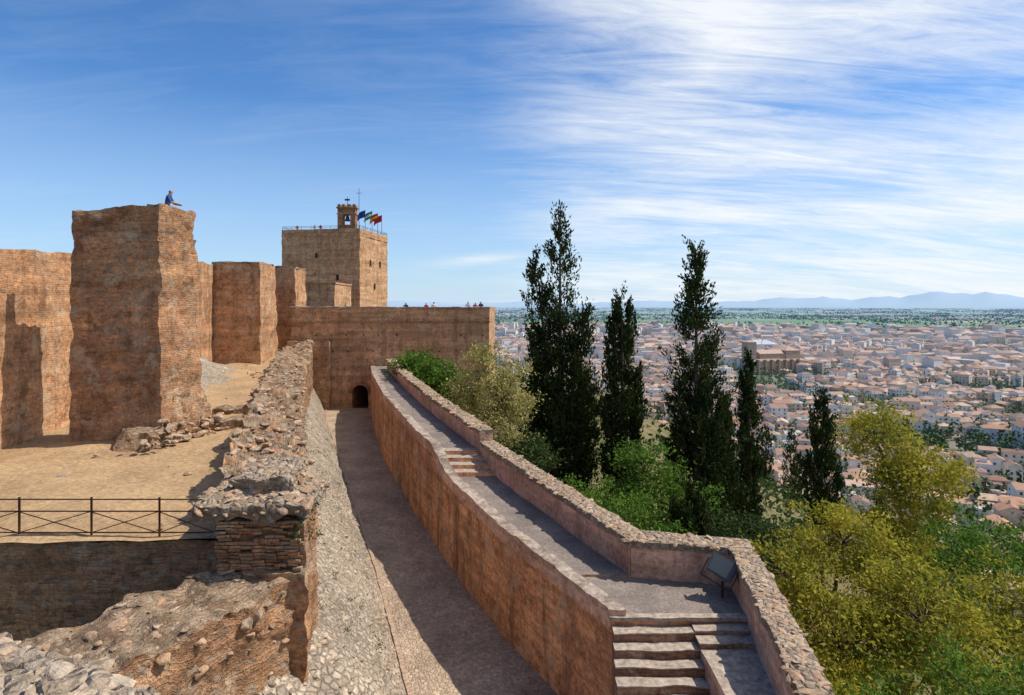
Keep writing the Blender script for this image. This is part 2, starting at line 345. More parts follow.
# ------------------------------------------------------------------ lane
ys=np.concatenate([np.arange(2,57.2,.5),[57.3]])
P=np.zeros((len(ys),9,3)); 
for i,y in enumerate(ys):
    a=interp(LL,y)-.3; c_=interp(LW,y)+.3
    for k in range(9): P[i,k]=(a+(c_-a)*k/8,y,LANE_Z)
mb=MB(); mb.grid(P,P[...,:2]); mb.build('cobbled_lane',M['lanefloor'],amp=.03,freq=.7)
mb=MB()
for i in range(len(ys)-1):
    a=interp(LL,ys[i])+.05; c_=interp(LL,ys[i+1])+.05; w=.13
    mb.quad4(((a,ys[i],LANE_Z+.035),(c_,ys[i+1],LANE_Z+.035),(c_+w,ys[i+1],LANE_Z+.035),(a+w,ys[i],LANE_Z+.035)),.2)
mb.build('brick_gutter',M['gutter'],amp=.03,freq=1.5)
TT_=[(-7.5,7,-8.0),(-6.2,10,-7.7),(-4.9,12.6,-7.4),(-4.6,14,-7.2),(-6.55,19.5,-7.1),(-8.7,25.8,-7.1),(-12.6,37.6,-7.1),(-16.5,51,-7.3),(-18.2,57.3,-7.5)]
ty=[t[1] for t in TT_]
def talus_pt(y,f):
    xt=np.interp(y,ty,[t[0] for t in TT_])-.3; zt=np.interp(y,ty,[t[2] for t in TT_]); xb=interp(LL,y)
    return (xt+(xb-xt)*f,y,zt+(LANE_Z-.03-zt)*(f**1.15))
ys2=np.arange(7,57.4,.25); P=np.array([[talus_pt(y,k/15) for k in range(16)] for y in ys2])
mb=MB(); mb.grid(P,P[...,:2]); mb.build('cobbled_talus_slope',M['talus'],amp=.1,freq=.9)
pts=[]
y=8.5
while y<30:
    sp=.22; w=interp(LL,y)-np.interp(y,ty,[t[0] for t in TT_]); n=int(w/sp)+1
    for k in range(n): 
        if random.random()<.8: pts.append(talus_pt(y+random.uniform(-.1,.1),min(1,(k+random.uniform(.1,.9))/n)))
    y+=sp
stones('talus_cobblestones',pts,.08,.26,M['stoneg'],flat=.5,sink=.65,amp=.1,freq=.9)
# ------------------------------------------------------------------ right wall with walkway
def fz(y):
    return float(np.interp(y,[13.2,22.0,23.2,25.2,34,57],[-6.7,-6.5,-6.45,-5.85,-5.75,-5.65]))
ww=empty('lane_wall_with_walkway')
ysw=[15.2,18.1,20,22,23.2]
st=[(interp(LW,y),y,interp(PI,y)+.1,y,-9.9,fz(y),fz(y)) for y in ysw]
mb=MB(); mb.loft(st,.3,0,1); mb.build('wall_body',[M['lane'],M['walk']],amp=.06,freq=.6,parent=ww)
mb=MB()
for k in range(4):
    y0=23.2+k*.5; y1=y0+.5; z=-6.45+.15*(k+1)
    mb.loft([(interp(LW,y),y,interp(PI,y)+.1,y,-9.9,z,z) for y in (y0,y1-.002)],.5,0,1)
mb.build('walkway_steps',[M['lane'],M['step']],parent=ww)
st=[(interp(LW,y),y,interp(PI,y)+.1,y,-9.9,fz(y),fz(y)) for y in (25.2,28.2,33,38,43,49,54,57.2)]
mb=MB(); mb.loft(st,.4,0,1); mb.build('wall_body_far',[M['lane'],M['walk']],amp=.06,freq=.6,parent=ww)
mb=MB(); mb.prism([(2.13,13.2),(5.15,13.2),(5.3,14.72),(1.13,15.2)],-9.9,-6.7,.3,0,1)
mb.prism([(1.13,15.203),(5.3,14.723),(5.3,15.0),(2.95,15.6)],-9.9,-6.7,.4,0,1)
mb.build('corner_terrace',[M['lane'],M['walk']],amp=.03,freq=.6,parent=ww)
mb=MB()
ky=[13.25,15.2,18.1,22,23.2,25.2,28.2,33,38,43,49,55]
mb.loft([(interp(LW,y)-.04,y,interp(LW,y)+.34,y,fz(y)-.25,fz(y)+.17,fz(y)+.17) for y in ky],.15)
mb.build('edge_kerb',M['pink'],amp=.05,freq=1.9,parent=ww)
pp=empty('parapet_wall')
def pt(y): return float(np.interp(y,[15.2,22,24.4],[-5.76,-5.54,-5.46]))
mb=MB()
mb.loft([(interp(PI,y),y,interp(PI,y)+.5,y+.15,-13,pt(y)-.16,pt(y)-.16) for y in (15.25,18.8,22,24.6)],.25)
mb.loft([(2.92,15.22,3.2,15.8,-13,-5.92,-5.92),(5.2,14.7,5.75,15.15,-13,-5.94,-5.94)],.25)
mb.build('parapet_body',M['pink'],amp=.03,freq=.9,parent=pp)
mb=MB()
s1=[(interp(PI,y)-.04,y-.02,interp(PI,y)+.54,y+.17,pt(y)-.18,pt(y),pt(y)) for y in (15.15,18.8,22,24.65)]
s2=[(2.85,15.17,3.1,15.84,-5.94,-5.76,-5.76),(5.2,14.66,5.78,15.18,-5.94,-5.77,-5.77)]
mb.loft(s1,.12); mb.loft(s2,.12)
mb.build('parapet_coping',M['rubble'],amp=.04,freq=2.0,parent=pp)
stones('coping_stones',loft_top(s1,.15)+loft_top(s2,.15),.10,.28,M['stone'],flat=.35,sink=.5,amp=.04,freq=2.0,parent=pp)
def pt2(y): return float(np.interp(y,[24.6,34,54],[-5.02,-4.88,-4.78]))
yy=(24.7,28,32,36.5,41,45,49,54)
mb=MB(); mb.loft([(interp(PI,y),y,interp(PI,y)+.5,y+.15,-13,pt2(y)-.16,pt2(y)-.16) for y in yy],.3)
mb.build('parapet_body_far',M['pink'],amp=.03,freq=.9,parent=pp)
s3=[(interp(PI,y)-.04,y-.02,interp(PI,y)+.54,y+.17,pt2(y)-.18,pt2(y),pt2(y)) for y in yy]
mb=MB(); mb.loft(s3,.17); mb.build('parapet_coping_far',M['rubble'],amp=.04,freq=2.0,parent=pp)
stones('coping_stones_far',loft_top(s3,.24),.15,.38,M['stone'],flat=.35,sink=.5,amp=.04,freq=2.0,parent=pp)
rp=empty('stair_parapet_wall')
R0=[(5.2,14.7,5.72,15.1,-5.77),(5.0,13.2,5.5,13.2,-5.84),(4.75,11.2,5.22,11.2,-5.98),(4.45,9.2,4.9,9.2,-6.12),(4.1,6.5,4.55,6.5,-6.28)]
mb=MB(); mb.loft([(q[0],q[1],q[2],q[3],-13,q[4]-.16,q[4]-.16) for q in R0],.25); mb.build('parapet_body',M['pink'],amp=.03,freq=.9,parent=rp)
s4=[(q[0]-.04,q[1]+(0.03 if i==0 else 0),q[2]+.05,q[3]+.02,q[4]-.18,q[4],q[4]) for i,q in enumerate(R0)]
mb=MB(); mb.loft(s4,.09); mb.build('parapet_coping',M['rubble'],amp=.045,freq=2.2,parent=rp)
stones('coping_stones',loft_top(s4,.13),.08,.26,M['stone'],flat=.33,sink=.55,amp=.045,freq=2.2,parent=rp)
stp=empty('stone_staircase')
mb=MB()
for n in range(16):
    y1=13.2-.3*n; y0=y1-.3+.002; z=-6.7-.18*(n+1)
    xl=2.13-.09*(13.2-y1)
    mb.box(xl,3.82,y0,y1,-9.9,z,.15,0,0)
    mb.box(xl-.01,3.82,y0-.012,y1-.004,z+.003,z+.03,.1,1,1)
mb.build('flight',[M['riser'],M['step']],amp=.03,freq=1.8,parent=stp)
mb=MB()
for n,(y0,z) in enumerate(((12.9,-6.79),(12.58,-6.88))):
    mb.box(3.825,5.2,y0,y0+.32,-9.9,z-.035,.2,0,0); mb.box(3.81,5.2,y0-.012,y0+.315,z-.032,z,.1,1,1)
mb.box(3.825,4.9,6.5,12.575,-9.9,-7.0,.3,2,1)
mb.build('side_landing',[M['riser'],M['step'],M['pink']],amp=.02,freq=1.6,parent=stp)
mb=MB(); mb.box(2.08,5.1,13.15,13.35,-6.735,-6.66,.1); mb.build('top_nosing',M['step'],amp=.025,freq=1.8,parent=stp)

# ------------------------------------------------------------------ ruined wall between terrace and lane
def ruin_z(V):
    V=V.copy()
    for i,p in enumerate(V):
        if p[2]>-5.8:
            k=min(1,(p[2]+5.8)/1.2)
            a=mn.noise(Vector((p[0]*.3,p[1]*.3,3.3)))*.7+round(mn.noise(Vector((p[0]*.8,p[1]*.8,8)))*3)/3*.5
            V[i,2]+=k*a
    return V
LE=[(-6.5,13.4),(-8.5,19.5),(-10.8,25.8),(-14.8,37.6),(-19.0,51),(-20.6,57)]
ztr=[(-4.05,13.4),(-4.0,19.5),(-4.0,25.8),(-3.95,37.6),(-3.8,51),(-3.7,57)]
ylist=[14.2,16,19.5,22,25.8,30,34,37.6,44,51,57]
rwl=empty('ruined_wall')
st=[(interp(LE,y),y,interp(RW,y),y,-9.8,interp(ztr,y)-.1,interp(ztr,y)-.2) for y in ylist]
mb=MB(); mb.loft(st,.15); mb.build('wall_core',M['ruin'],amp=.17,freq=1.3,zfun=ruin_z,fine=.5,parent=rwl)
stones('wall_top_rubble',loft_top(st,.27),.08,.42,M['stone'],flat=.45,sink=.6,amp=.17,freq=1.3,fine=.5,zfun=ruin_z,parent=rwl)
pts=[]
for a,b_ in zip(st[:7],st[1:7]):
    pts+=patch_pts(((a[2]+.02,a[3],-6.9),(b_[2]+.02,b_[3],-6.9),(b_[2]+.02,b_[3],b_[6]),(a[2]+.02,a[3],a[6])),.5)
stones('wall_face_stones',pts,.08,.3,M['stone'],flat=.5,sink=0,amp=.17,freq=1.3,fine=.5,zfun=ruin_z,parent=rwl)
pil=empty('ruined_brick_pillar')
mb=MB()
mb.prism([(-6.15,13.25),(-4.4,13.15),(-4.55,14.5),(-6.5,14.5)],-7.0,-4.55,.1)
mb.prism([(-5.6,13.0),(-4.3,12.9),(-4.5,14.4),(-5.7,14.4)],-9.9,-5.6,.12)
mb.build('pillar_body',M['brick'],amp=.09,freq=1.9,parent=pil,fine=.5)
mb=MB(); mb.prism([(-6.7,13.0),(-4.3,12.98),(-4.35,14.8),(-6.95,14.9)],-4.52,-4.22,.08)
mb.prism([(-6.2,14.0),(-4.9,13.9),(-5.2,15.6),(-6.8,15.6)],-4.4,-3.9,.09); mb.build('broken_cap',M['rubble'],amp=.14,freq=1.7,parent=pil,fine=.5)
pts=patch_pts(((-6.8,13.0,-4.2),(-4.25,12.95,-4.2),(-4.35,14.8,-4.2),(-6.9,14.9,-4.2)),.22)+patch_pts(((-6.2,14.0,-3.9),(-4.9,13.9,-3.9),(-5.2,15.6,-3.9),(-6.8,15.6,-3.9)),.24)+patch_pts(((-6.7,12.98,-4.45),(-4.3,12.95,-4.45),(-4.3,12.95,-4.25),(-6.7,12.98,-4.25)),.25)
stones('cap_stones',pts,.08,.36,M['stone'],flat=.45,sink=.5,amp=.14,freq=1.7,fine=.5,parent=pil)
mb=MB()
z=-6.2
while z<-4.6:
    x=-6.2-random.uniform(0,.06)
    while x<-4.6:
        w=random.uniform(.2,.3); o=random.uniform(-.03,.06)
        if random.random()<.88: mb.box(x,x+w-.015,13.07-o,13.3,z,z+.055,.12)
        x+=w
    z+=.075
mb.build('brick_courses',M['brick'],amp=.02,freq=3,parent=pil)
lw=empty('low_ruined_wall')
st=[(-6.3,13.5,-4.6,12.95,-9.9,-5.65,-5.75),(-7.4,12.0,-5.9,10.5,-9.9,-5.7,-5.85),(-9.3,8.6,-7.7,7.5,-9.9,-5.8,-5.9),(-12.5,5.5,-10.5,4.5,-9.9,-5.9,-5.9)]
mb=MB(); mb.loft(st,.1); mb.build('wall_core',M['ruin'],amp=.17,freq=1.5,fine=.6,parent=lw)
stones('wall_top_rubble',loft_top(st[:3],.27),.06,.34,M['stone'],flat=.42,sink=.6,amp=.17,freq=1.5,fine=.6,parent=lw)
pts=[]
for a,b_ in zip(st[:2],st[1:3]): pts+=patch_pts(((a[2],a[3],-9.6),(b_[2],b_[3],-9.6),(b_[2],b_[3],-5.9),(a[2],a[3],-5.9)),.42)
stones('wall_face_stones',pts,.08,.3,M['stone'],flat=.6,sink=0,amp=.17,freq=1.5,fine=.6,parent=lw)
nr=empty('rubble_parapet')
st=[(-.9,2.1,-1.45,3.6,-9.9,-2.52,-2.66),(-1.8,2.6,-2.25,4.0,-9.9,-2.44,-2.5),(-3.5,3.2,-4.1,4.8,-9.9,-2.45,-2.5),(-7.5,4.2,-8.0,5.9,-9.9,-2.5,-2.5)]
mb=MB(); mb.loft(st,.05); mb.build('mortar_core',M['rubble'],amp=.08,freq=2.3,fine=.55,parent=nr)
stones('top_stones',loft_top(st,.17),.06,.28,M['stoneg'],flat=.42,sink=.65,amp=.08,freq=2.3,fine=.55,parent=nr)
mb=MB(); mb.box(-5,3.5,-7,1.3,-9.9,-1.65,.8); mb.build('lookout_platform',M['tapia'],amp=.04,freq=.7)
# ------------------------------------------------------------------ upper terrace ground
tl=[(-24,5),(-24,14),(-22,24),(-22,30),(-26,48),(-30,70)]
ys3=np.arange(14.3,72,.6); P=np.zeros((len(ys3),32,3))
for i,y in enumerate(ys3):
    a=interp(tl,y)-1; c_=interp(LE,min(y,57))+.8-(max(0,y-57)*.1)
    zz=np.interp(y,[14,25,50,58,70],[-5.45,-5.05,-4.9,-4.35,-4.0])
    for k in range(32):
        f=k/31; P[i,k]=(a+(c_-a)*f,y,zz)
mb=MB(); mb.grid(P,P[...,:2],0)
mb.build('sandy_terrace',M['sand'],amp=.2,freq=.45)
mb=MB(); mb.quad4(((-25,14.4,-9.8),(-5,14.4,-9.8),(-5,14.3,-5.45),(-25,14.3,-5.45)),.25); mb.build('terrace_retaining_wall',M['ruin'],amp=.12,freq=1.1)
mb=MB(); fp=[]
for (x,y,w,d,hh,r) in ((-11.7,25.5,1.6,.8,.1,.4),(-12.6,28.5,1.8,1.2,.12,.2),(-12.0,31.5,2.2,.7,.12,1.2),(-13.6,33.5,.9,.6,.1,.8)):
    ca,sa=math.cos(r),math.sin(r); pts=[(x+ca*a*w/2-sa*b_*d/2,y+sa*a*w/2+ca*b_*d/2) for a,b_ in ((-1,-1),(1,-1),(1,1),(-1,1))]
    mb.prism(pts,-5.4,-4.88+hh,.1); fp+=patch_pts([(p[0],p[1],-4.88+hh) for p in pts],.3)
fnd=empty('foundation_remains')
mb.build('footings',M['ruin'],amp=.15,freq=1.8,parent=fnd)
for k in range(80):
    y=random.uniform(14.8,50); a=interp(tl,y); c_=interp(LE,y); x=c_-.2-random.random()**3*(c_-a)*.5; fp.append((x,y,float(np.interp(y,[14,25,50],[-5.42,-5.03,-4.88]))))
stones('loose_stones',fp,.05,.34,M['stone'],flat=.5,sink=.3,parent=fnd)
mb=MB(); P=np.zeros((40,18,3))
for i in range(40):
    for k in range(18):
        y=30+i*.5; f=k/17; P[i,k]=(interp([(-19,30),(-24.5,50)],y)+f*3.9,y,-5.15+1.9*(1-f)**1.3*(math.sin(math.pi*i/39)**.6))
mb.grid(P,P[...,:2]); mb.build('scree_slope',M['talus'],amp=.16,freq=1.2)

# ------------------------------------------------------------------ castle walls, left
tw=empty('high_wall_tower')
mb=MB()
mb.block([(-12.75,22.6,-9.9),(-12.25,24.8,-9.9),(-16.4,24.9,-9.9),(-16.4,22.8,-9.9)],[(-12.88,22.7,2.45),(-12.58,24.6,2.45),(-16.1,24.6,2.45),(-16.1,22.7,2.45)],.17)
mb.build('wall_body',M['brick'],amp=.13,freq=1.0,parent=tw,fine=.6)
mb=MB()
mb.loft([(-13.38,22.7,-12.88,22.7,2.3,3.7,3.7),(-13.08,24.6,-12.58,24.6,2.3,3.65,3.65)],.15)
mb.loft([(-16.1,23.1,-16.1,22.69,2.3,3.45,3.45),(-12.9,23.1,-12.88,22.69,2.3,3.68,3.68)],.15)
mb.build('wall_parapet',M['brick'],amp=.12,freq=1.3,parent=tw,fine=.6)
mb=MB()
mb.block([(-12.75,21.6,-5.6),(-11.9,25.4,-5.6),(-14,25.6,-5.6),(-14,21.6,-5.6)],[(-12.85,22,-4.6),(-12.25,25.2,-4.3),(-14,25.3,-4.2),(-14,22,-4.5)],.12)
mb.block([(-12.6,23,-4.6),(-12.2,25.2,-4.6),(-14,25.2,-4.6),(-14,23,-4.6)],[(-12.7,23.3,-3.5),(-12.4,25,-3.3),(-14,25,-3.3),(-14,23.3,-3.5)],.12)
mb.build('wall_footing',M['ruin'],amp=.16,freq=1.5,parent=tw,fine=.6)
pts=[]
for k in range(90):
    t=random.random(); y=21.4+t*4.1; x=-12.6+t*.7+random.uniform(-.3,.35); z=-5.0+random.random()**2.2*.8; pts.append((x-(z+5.0)*.3,y,z))
stones('footing_rubble',pts,.1,.42,M['stone'],flat=.5,sink=.3,parent=tw)
cw=empty('curtain_wall')
mb=MB(); mb.loft([(-19.4,20,-17.9,20,-9.9,1.9,1.9),(-20.5,28,-18.9,28,-9.9,2.2,2.2),(-22.4,36,-20.8,36,-9.9,3.1,3.1),(-26.3,50.5,-24.4,50.5,-9.9,3.2,3.2)],.35)
mb.loft([(-34,10,-33,9,-9.9,1.2,1.2),(-18.2,20.5,-17.8,19.6,-9.9,1.6,1.6)],.3)
mb.loft([(-27.5,50.6,-25.0,50.6,-9.9,3.1,3.1),(-29,62,-26,62,-9.9,3.1,3.1)],.5)
mb.build('wall_body',M['tapia'],amp=.12,freq=.9,parent=cw,fine=.5)
def tower_block(name,pts,z0,z1,mat,batter=.25,step=.3,cap=True):
    e=empty(name); cx=sum(p[0] for p in pts)/4; cy=sum(p[1] for p in pts)/4
    B=[(cx+(p[0]-cx)*(1+batter*.06),cy+(p[1]-cy)*(1+batter*.06),z0) for p in pts]; T=[(p[0],p[1],z1) for p in pts]
    mb=MB(); mb.block(B,T,step); mb.build('tower_body',mat,amp=.12,freq=.9,parent=e,fine=.6)
    if cap:
        pr=[(cx+(p[0]-cx)*1.01,cy+(p[1]-cy)*1.01) for p in pts]
        mb=MB(); mb.prism(pr,z1-.02,z1+.12,.25); mb.build('tower_cap',M['ruin'],amp=.12,freq=1.5,parent=e)
    return e
tower_block('wall_tower',[(-24.6,50.8),(-20.7,50.8),(-21.2,55.5),(-25.2,55.5)],-5.6,3.35,M['tapia'],1.6)
tower_block('wall_tower',[(-24.6,59.8),(-20.9,59.8),(-21.8,65.5),(-26,65.5)],-5.6,3.5,M['tapia'],.3)
mb=MB(); mb.prism([(-28.5,79),(-22.3,78),(-22.3,86),(-28.5,87)],-9.9,2.55,.5); mb.prism([(-28.6,78.9),(-22.2,77.9),(-22.2,86.1),(-28.6,87.1)],2.54,2.75,.5)
mb.build('inner_rampart',M['tower'],amp=.08,freq=.8)
# ------------------------------------------------------------------ bastion (boolean gate)
def boolean_cut(o,cutter):
    md=o.modifiers.new('b','BOOLEAN'); md.object=cutter; md.operation='DIFFERENCE'; md.solver='EXACT'
    dg=bpy.context.evaluated_depsgraph_get(); me=bpy.data.meshes.new_from_object(o.evaluated_get(dg)); o.modifiers.clear(); o.data=me
    bpy.data.objects.remove(cutter)
def solid_box(name,x0,x1,y0,y1,z0,z1,mat):
    V=[(x0,y0,z0),(x1,y0,z0),(x1,y1,z0),(x0,y1,z0),(x0,y0,z1),(x1,y0,z1),(x1,y1,z1),(x0,y1,z1)]
    F=[(0,3,2,1),(4,5,6,7),(0,1,5,4),(1,2,6,5),(2,3,7,6),(3,0,4,7)]
    me=bpy.data.meshes.new(name); me.from_pydata(V,[],F); me.materials.append(mat)
    o=bpy.data.objects.new(name,me); COL.objects.link(o)
    return o
def arch_cut(cx,z0,w,hs,y0,y1):
    pts=[(cx-w/2,z0),(cx+w/2,z0),(cx+w/2,z0+hs)]
    for k in range(1,12):
        a=math.pi*k/12; pts.append((cx+math.cos(a)*w/2,z0+hs+math.sin(a)*w/2))
    pts.append((cx-w/2,z0+hs)); n=len(pts)
    V=[(p[0],y0,p[1]) for p in pts]+[(p[0],y1,p[1]) for p in pts]
    F=[tuple(range(n)),tuple(range(2*n-1,n-1,-1))]+[(i,i+n,(i+1)%n+n,(i+1)%n) for i in range(n)]
    me=bpy.data.meshes.new('c'); me.from_pydata(V,[],F)
    bm=bmesh.new(); bm.from_mesh(me); bmesh.ops.recalc_face_normals(bm,faces=bm.faces); bm.to_mesh(me); bm.free()
    o=bpy.data.objects.new('c',me); COL.objects.link(o); return o
def boxuv(o):
    me=o.data; uv=me.uv_layers[0] if me.uv_layers else me.uv_layers.new(name='UVMap')
    for p in me.polygons:
        n=p.normal
        for li in p.loop_indices:
            c=me.vertices[me.loops[li].vertex_index].co
            uv.data[li].uv=(c.x,c.y) if abs(n.z)>.7 else ((c.x,c.z) if abs(n.y)>abs(n.x) else (c.y,c.z))
bs=empty('bastion')
o=solid_box('bastion_body',-20.3,-2.1,57,76,-9.9,-1.5,M['tower']); GX=-13.95
boolean_cut(o,arch_cut(GX,-9.95,1.5,1.75,56,63)); boxuv(o); o.parent=bs
mb=MB(); mb.box(-20.32,-2.08,56.99,57.5,-1.502,-.38,.3); mb.box(-2.6,-2.07,57.503,76,-1.502,-.38,.6); mb.build('bastion_parapet',M['tower'],amp=.04,freq=1.1,parent=bs)
mb=MB(); mb.box(-20.36,-2.03,56.9,57.55,-.378,-.27,.2); mb.build('parapet_coping',M['step'],amp=.07,freq=1.3,parent=bs)
mb=MB(); mb.box(-20.3,-2.0,56.9,57.0,-1.72,-1.6,.3); mb.build('string_course',M['brick'],amp=.03,parent=bs)
mb=MB()
for k in range(15):
    a0=math.pi*k/15+.02; a1=math.pi*(k+1)/15-.02; zc=-9.95+1.75
    c4=[(GX+math.cos(a)*r,zc+math.sin(a)*r) for a,r in ((a0,.76),(a0,1.12),(a1,1.12),(a1,.76))]
    mb.block([(x,56.93,z) for x,z in c4],[(x,56.88,z) for x,z in c4],.5)
mb.build('gate_arch_bricks',M['brick'],parent=bs)
mb=MB()
for zz in (-7.8,-6.1,-4.4,-2.9):
    x=-19.6
    while x<-2.6:
        if random.random()<.6: mb.box(x,x+random.uniform(.09,.16),56.975,57.0,zz+random.uniform(-.08,.08),zz+.13,1)
        x+=random.uniform(1.3,2.4)
mb.build('putlog_holes',plain_mat('hole_shadow',(.06,.04,.03)),parent=bs)
mb=MB(); mb.prism([(-20.3,56.2),(-16.6,56.4),(-16.6,56.995),(-20.3,56.995)],-9.9,-3.4,.3); mb.build('bastion_buttress',M['tapia'],amp=.1,parent=bs)
# ------------------------------------------------------------------ watch tower
wt=empty('watch_tower')
A=(-21.6,88);B=(-33.4,90);C=(-19.8,98.6);D=(-31.6,100.6)
mb=MB(); mb.prism([B,A,C,D],-9.9,9.9,.5); mb.build('tower_body',M['tower'],amp=.1,freq=.9,parent=wt)
cx,cy=-26.6,94.3
sc=lambda p,k:(cx+(p[0]-cx)*k,cy+(p[1]-cy)*k)
mb=MB()
q=[sc(p,1.012) for p in (B,A,C,D)]; mb.prism(q,9.75,9.95,.6); q2=[sc(p,.93) for p in (B,A,C,D)]; q=[sc(p,1.004) for p in (B,A,C,D)]
for i in range(4):
    j=(i+1)%4; mb.loft([(q[i][0],q[i][1],q2[i][0],q2[i][1],9.93,10.75,10.75),(q[j][0],q[j][1],q2[j][0],q2[j][1],9.93,10.75,10.75)],.5)
mb.build('tower_parapet',M['tower'],amp=.05,parent=wt)
mb=MB(); q=[sc(p,.99) for p in (B,A,C,D)]
for i in range(4):
    j=(i+1)%4
    for zz in (11.0,11.2): mb.tube([(q[i][0],q[i][1],zz),(q[j][0],q[j][1],zz)],[.022,.022],5)
    for k in range(9): 
        x=q[i][0]+(q[j][0]-q[i][0])*k/8; y=q[i][1]+(q[j][1]-q[i][1])*k/8; mb.tube([(x,y,10.7),(x,y,11.22)],[.022,.022],5)
mb.build('tower_railing',M['dark'],parent=wt)
mb=MB()
def onface(P0,P1,t,z,w,hh,off=.04):
    d=Vector((P1[0]-P0[0],P1[1]-P0[1],0)); L=d.length; d.normalize(); nrm=Vector((d.y,-d.x,0)); c=Vector((P0[0],P0[1],0))+d*L*t+nrm*off
    a=c-d*w/2; b_=c+d*w/2; a2=a-nrm*.3; b2=b_-nrm*.3
    mb.block([(a.x,a.y,z),(b_.x,b_.y,z),(b2.x,b2.y,z),(a2.x,a2.y,z)],[(a.x,a.y,z+hh),(b_.x,b_.y,z+hh),(b2.x,b2.y,z+hh),(a2.x,a2.y,z+hh)],2)
for t,z,w,hh in ((.45,6.6,.3,.7),(.72,3.4,.35,.8),(.25,3.6,.25,.5)): onface(B,A,t,z,w,hh,.1)
for t,z,w,hh in ((.35,5.6,.4,.9),(.7,5.6,.4,.9),(.5,2.2,.4,.9)): onface(A,C,t,z,w,hh,.1)
mb.build('tower_windows',plain_mat('opening_dark',(.035,.025,.02)),parent=wt)
bf=empty('belfry'); bf.parent=wt
o=solid_box('belfry_wall',-25.5,-22.9,90.6,91.9,9.9,14.0,M['brick']); boolean_cut(o,arch_cut(-24.2,11.6,1.1,1.1,90,92.5)); boxuv(o); o.parent=bf
mb=MB(); mb.box(-25.6,-22.8,90.5,92.0,13.1,13.28,1); mb.box(-25.65,-22.75,90.45,92.05,14.0,14.2,1)
for x in (-25.5,-24.85,-24.0,-23.3): mb.box(x,x+.38,90.6,91.9,14.2,14.6,1)
mb.build('belfry_cornice',M['brick'],parent=bf)
mb=MB(); prof=[(.06,13.0),(.2,12.95),(.27,12.7),(.32,12.4),(.45,12.2)]
mb.tube([(-24.2,91.25,z) for r,z in prof],[r for r,z in prof],14); mb.tube([(-24.9,91.25,13.05),(-23.5,91.25,13.05)],[.06,.06],6); mb.build('bell',M['bell'],parent=bf)
mb=MB(); mb.tube([(-22.5,91.2,10),(-22.5,91.2,17.0)],[.05,.03],6); mb.tube([(-22.9,91.2,16.3),(-22.1,91.2,16.3)],[.03,.03],5); mb.tube([(-24.2,91.2,14.2),(-24.2,91.2,15.8)],[.05,.03],5)
mb.box(-24.6,-23.85,91.17,91.23,15.2,15.45,1); mb.build('lightning_rod_and_vane',M['dark'],parent=bf)
FC={'blue':(.03,.08,.35),'yel':(.75,.5,.05),'grn':(.02,.25,.08),'whi':(.75,.75,.75),'red':(.5,.02,.03)}
FM={k:plain_mat('flag_'+k,v,.8,0,.08) for k,v in FC.items()}
for (x,y,cols) in ((-21.9,92.5,('blue','blue','blue')),(-21.1,93.5,('grn','whi','grn')),(-20.7,95.6,('red','yel','red')),(-20.5,97.6,('red','red','red'))):
    e=empty('flag'); mb=MB(); mb.tube([(x,y,10.6),(x,y,14.1)],[.04,.025],6); mb.build('flagpole',M['dark'],parent=e)
    mb=MB(); n=10; P=np.zeros((n+1,7,3)); ph=random.uniform(0,3)
    for i in range(n+1):
        for k in range(7):
            f=i/n; P[i,k]=(x-f*1.2,y+.2*math.sin(f*7+k*.3+ph)*f,13.95-.17*k-.7*f*f+.09*math.sin(f*8+ph)*f)
    for r in range(3): mb.grid(P[:,2*r:2*r+3],P[:,2*r:2*r+3,:2],r)
    mb.build('flag_cloth',[FM[c] for c in cols],parent=e)

# ------------------------------------------------------------------ terrace fence
e=empty('iron_fence'); mb=MB(); fx=[-15,-13.3,-11.6,-9.9,-8.3,-6.95]; zb,zt2=-5.5,-4.6
for x in fx: mb.tube([(x,14.6,zb),(x,14.6,zt2+.05)],[.028,.028],6)
mb.build('posts',M['iron'],parent=e); mb=MB()
for a,b_ in zip(fx[:-1],fx[1:]):
    for z in (zt2,zt2-.28,zb+.12): mb.tube([(a,14.6,z),(b_,14.6,z)],[.018,.018],6)
    mb.tube([(a,14.6,zb+.12),(b_,14.6,zt2-.28)],[.012,.012],5); mb.tube([(a,14.57,zt2-.28),(b_,14.57,zb+.12)],[.012,.012],5)
mb.build('rails',M['iron'],parent=e)
# ------------------------------------------------------------------ floodlight
e=empty('floodlight')
bm=bmesh.new(); r=bmesh.ops.create_cube(bm,size=1)
for v in bm.verts:
    k=1.0 if v.co.y<0 else .62; v.co.x*=.62*k; v.co.z*=.46*k; v.co.y*=.3
bmesh.ops.bevel(bm,geom=list(bm.edges),offset=.02,segments=2,affect='EDGES')
me=bpy.data.meshes.new('housing'); bm.to_mesh(me); bm.free(); me.materials.append(M['grey'])
o=bpy.data.objects.new('housing',me); COL.objects.link(o); o.parent=e
mb=MB(); mb.box(-.26,.26,-.162,-.152,-.18,.18,1); mb.build('glass',M['glass'],parent=e)
mb=MB(); mb.box(-.36,-.335,-.03,.03,-.38,.05,1); mb.box(.335,.36,-.03,.03,-.38,.05,1); mb.box(-.335,.335,-.03,.03,-.38,-.355,1)
for x in (-.16,-.08,0,.08,.16): mb.box(x-.006,x+.006,.145,.22,-.1,.1,1)
mb.build('bracket_and_fins',M['dark'],parent=e)
e.location=(4.8,14.15,-6.02); e.rotation_euler=(math.radians(-30),math.radians(22),math.radians(-32))
mb=MB(); mb.tube([(4.8,14.15,-6.7),(4.8,14.15,-6.34)],[.03,.03],8); fs_=mb.build('stand',M['dark']); fs_.name='floodlight_stand'
